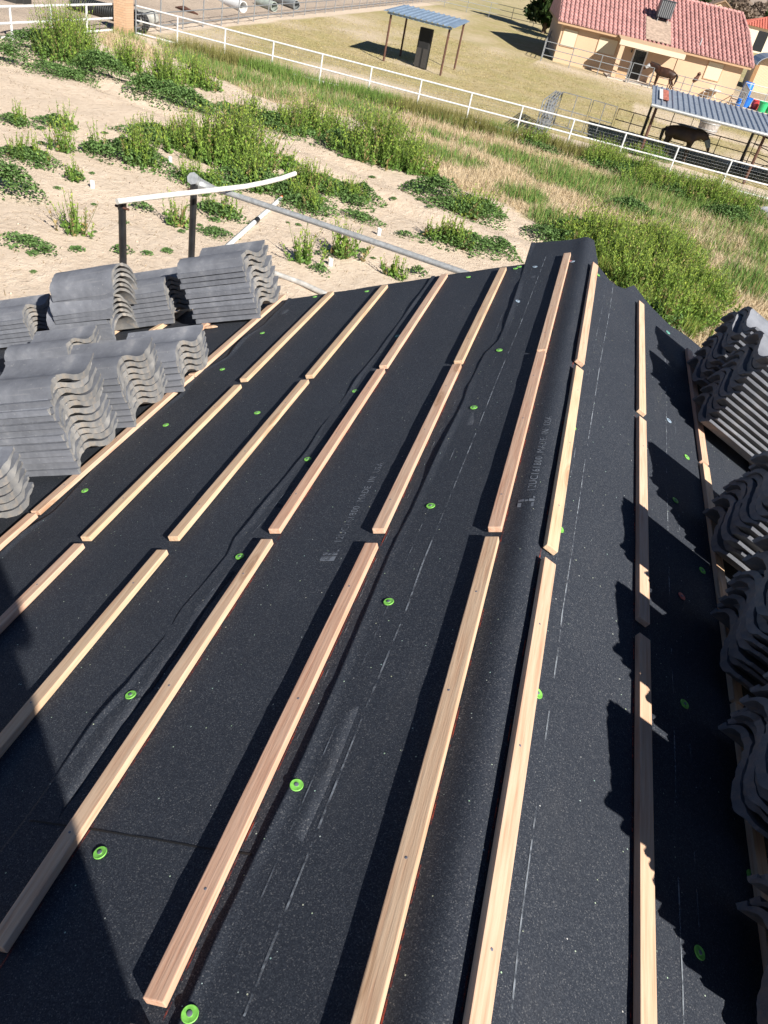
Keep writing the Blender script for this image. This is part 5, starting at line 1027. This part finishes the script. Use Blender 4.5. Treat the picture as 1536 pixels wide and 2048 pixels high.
O = np.array([(1, 0, 0), (0, 1, 0), (-1, 0, 0), (0, -1, 0), (0, 0, .8), (0, 0, -.6)]); Pp = np.stack([X, Y, gz(X, Y)+r*.2], 1)[:, None]+O[None]*r[:, None, None]*(.6+.7*rnd.random((n, 6, 1)))
Ff = np.array([(0, 1, 4), (1, 2, 4), (2, 3, 4), (3, 0, 4), (1, 0, 5), (2, 1, 5), (3, 2, 5), (0, 3, 5)])[None]+6*np.arange(n)[:, None, None]
o = npmesh('pebbles', Pp.reshape(-1, 3), Ff.reshape(-1, 3), simple('pale field stone', (.48, .39, .31), .9, 0, .35, 3), None, 3); o['kind'] = 'stuff'
def fencem(X, Y): return np.clip(1.2-np.abs(Y-36.3)/.9, 0, 1)*np.clip(fbm(X, Y, .3, 73)*2-.45, 0, 1)
blades('fence_grass', 16000, (-19, 12), (35.2, 37.4), fencem, lambda X, Y, r: .25+.40*r.random(len(X)), lambda X, Y, r: lerpc(lerpc((.10, .19, .04), (.19, .28, .06), r.random((len(X), 1))), (.24, .15, .07), (fbm(X, Y, .25, 74) > .55)[:, None]*.55), .016, 4, .3)
# corral turf tufts and field rows beyond
def lawnm(X, Y): z = zones(X, Y); return z[:, 2]*.8
blades('corral_turf', 60000, (-21, 13), (37.6, 71), lawnm, lambda X, Y, r: .03+.05*r.random(len(X)), lambda X, Y, r: lerpc((.29, .235, .10), (.52, .44, .235), r.random((len(X), 1))), .02, 5, .8)
# ---------------------------------------------------------------- the roofer taking the photograph, just outside the frame
def roofer():
    root = empty('person', (.16, -.33, 4.95), 'person in work clothes standing astride the ridge behind the camera', 'person')
    J = [(0, 0, .92, (.13, .11)), (0, 0, 1.12, (.125, .10)), (0, 0, 1.32, (.15, .11)), (0, 0, 1.45, (.10, .08)), (0, .01, 1.53, (.05, .05)), (0, .03, 1.66, (.078, .095)), (0, .03, 1.74, (.07, .085))]
    E_ = [(i, i+1) for i in range(6)]
    def ch(att, pts):
        p = att
        for q in pts: J.append(q); E_.append((p, len(J)-1)); p = len(J)-1
    for sg in (1, -1):
        ch(0, [(.075*sg, 0, .82, .085), (.08*sg, .02, .46, .055), (.08*sg, 0, .12, .042), (.085*sg, .09, .05, .04), (.085*sg, .15, .045, .03)])
        ch(2, [(.17*sg, 0, 1.38, .055), (.20*sg, .02, 1.12, .042), (.02+.07*sg-.06, .17, 1.22, .035), (-.05+.05*sg, .22, 1.26, .03)])
    skin_mesh('body', J, E_, simple('navy work clothes', (.03, .045, .09), .9), 0, 2, root)
    m = MB(); m.lathe((0, .03, 1.70), [(.10, 0), (.105, .03), (.095, .09), (.05, .125), (.001, .13)], 14); o = m.build('cap', simple('tan cap', (.4, .3, .2), .9), root, True, True)
    return root
roofer()
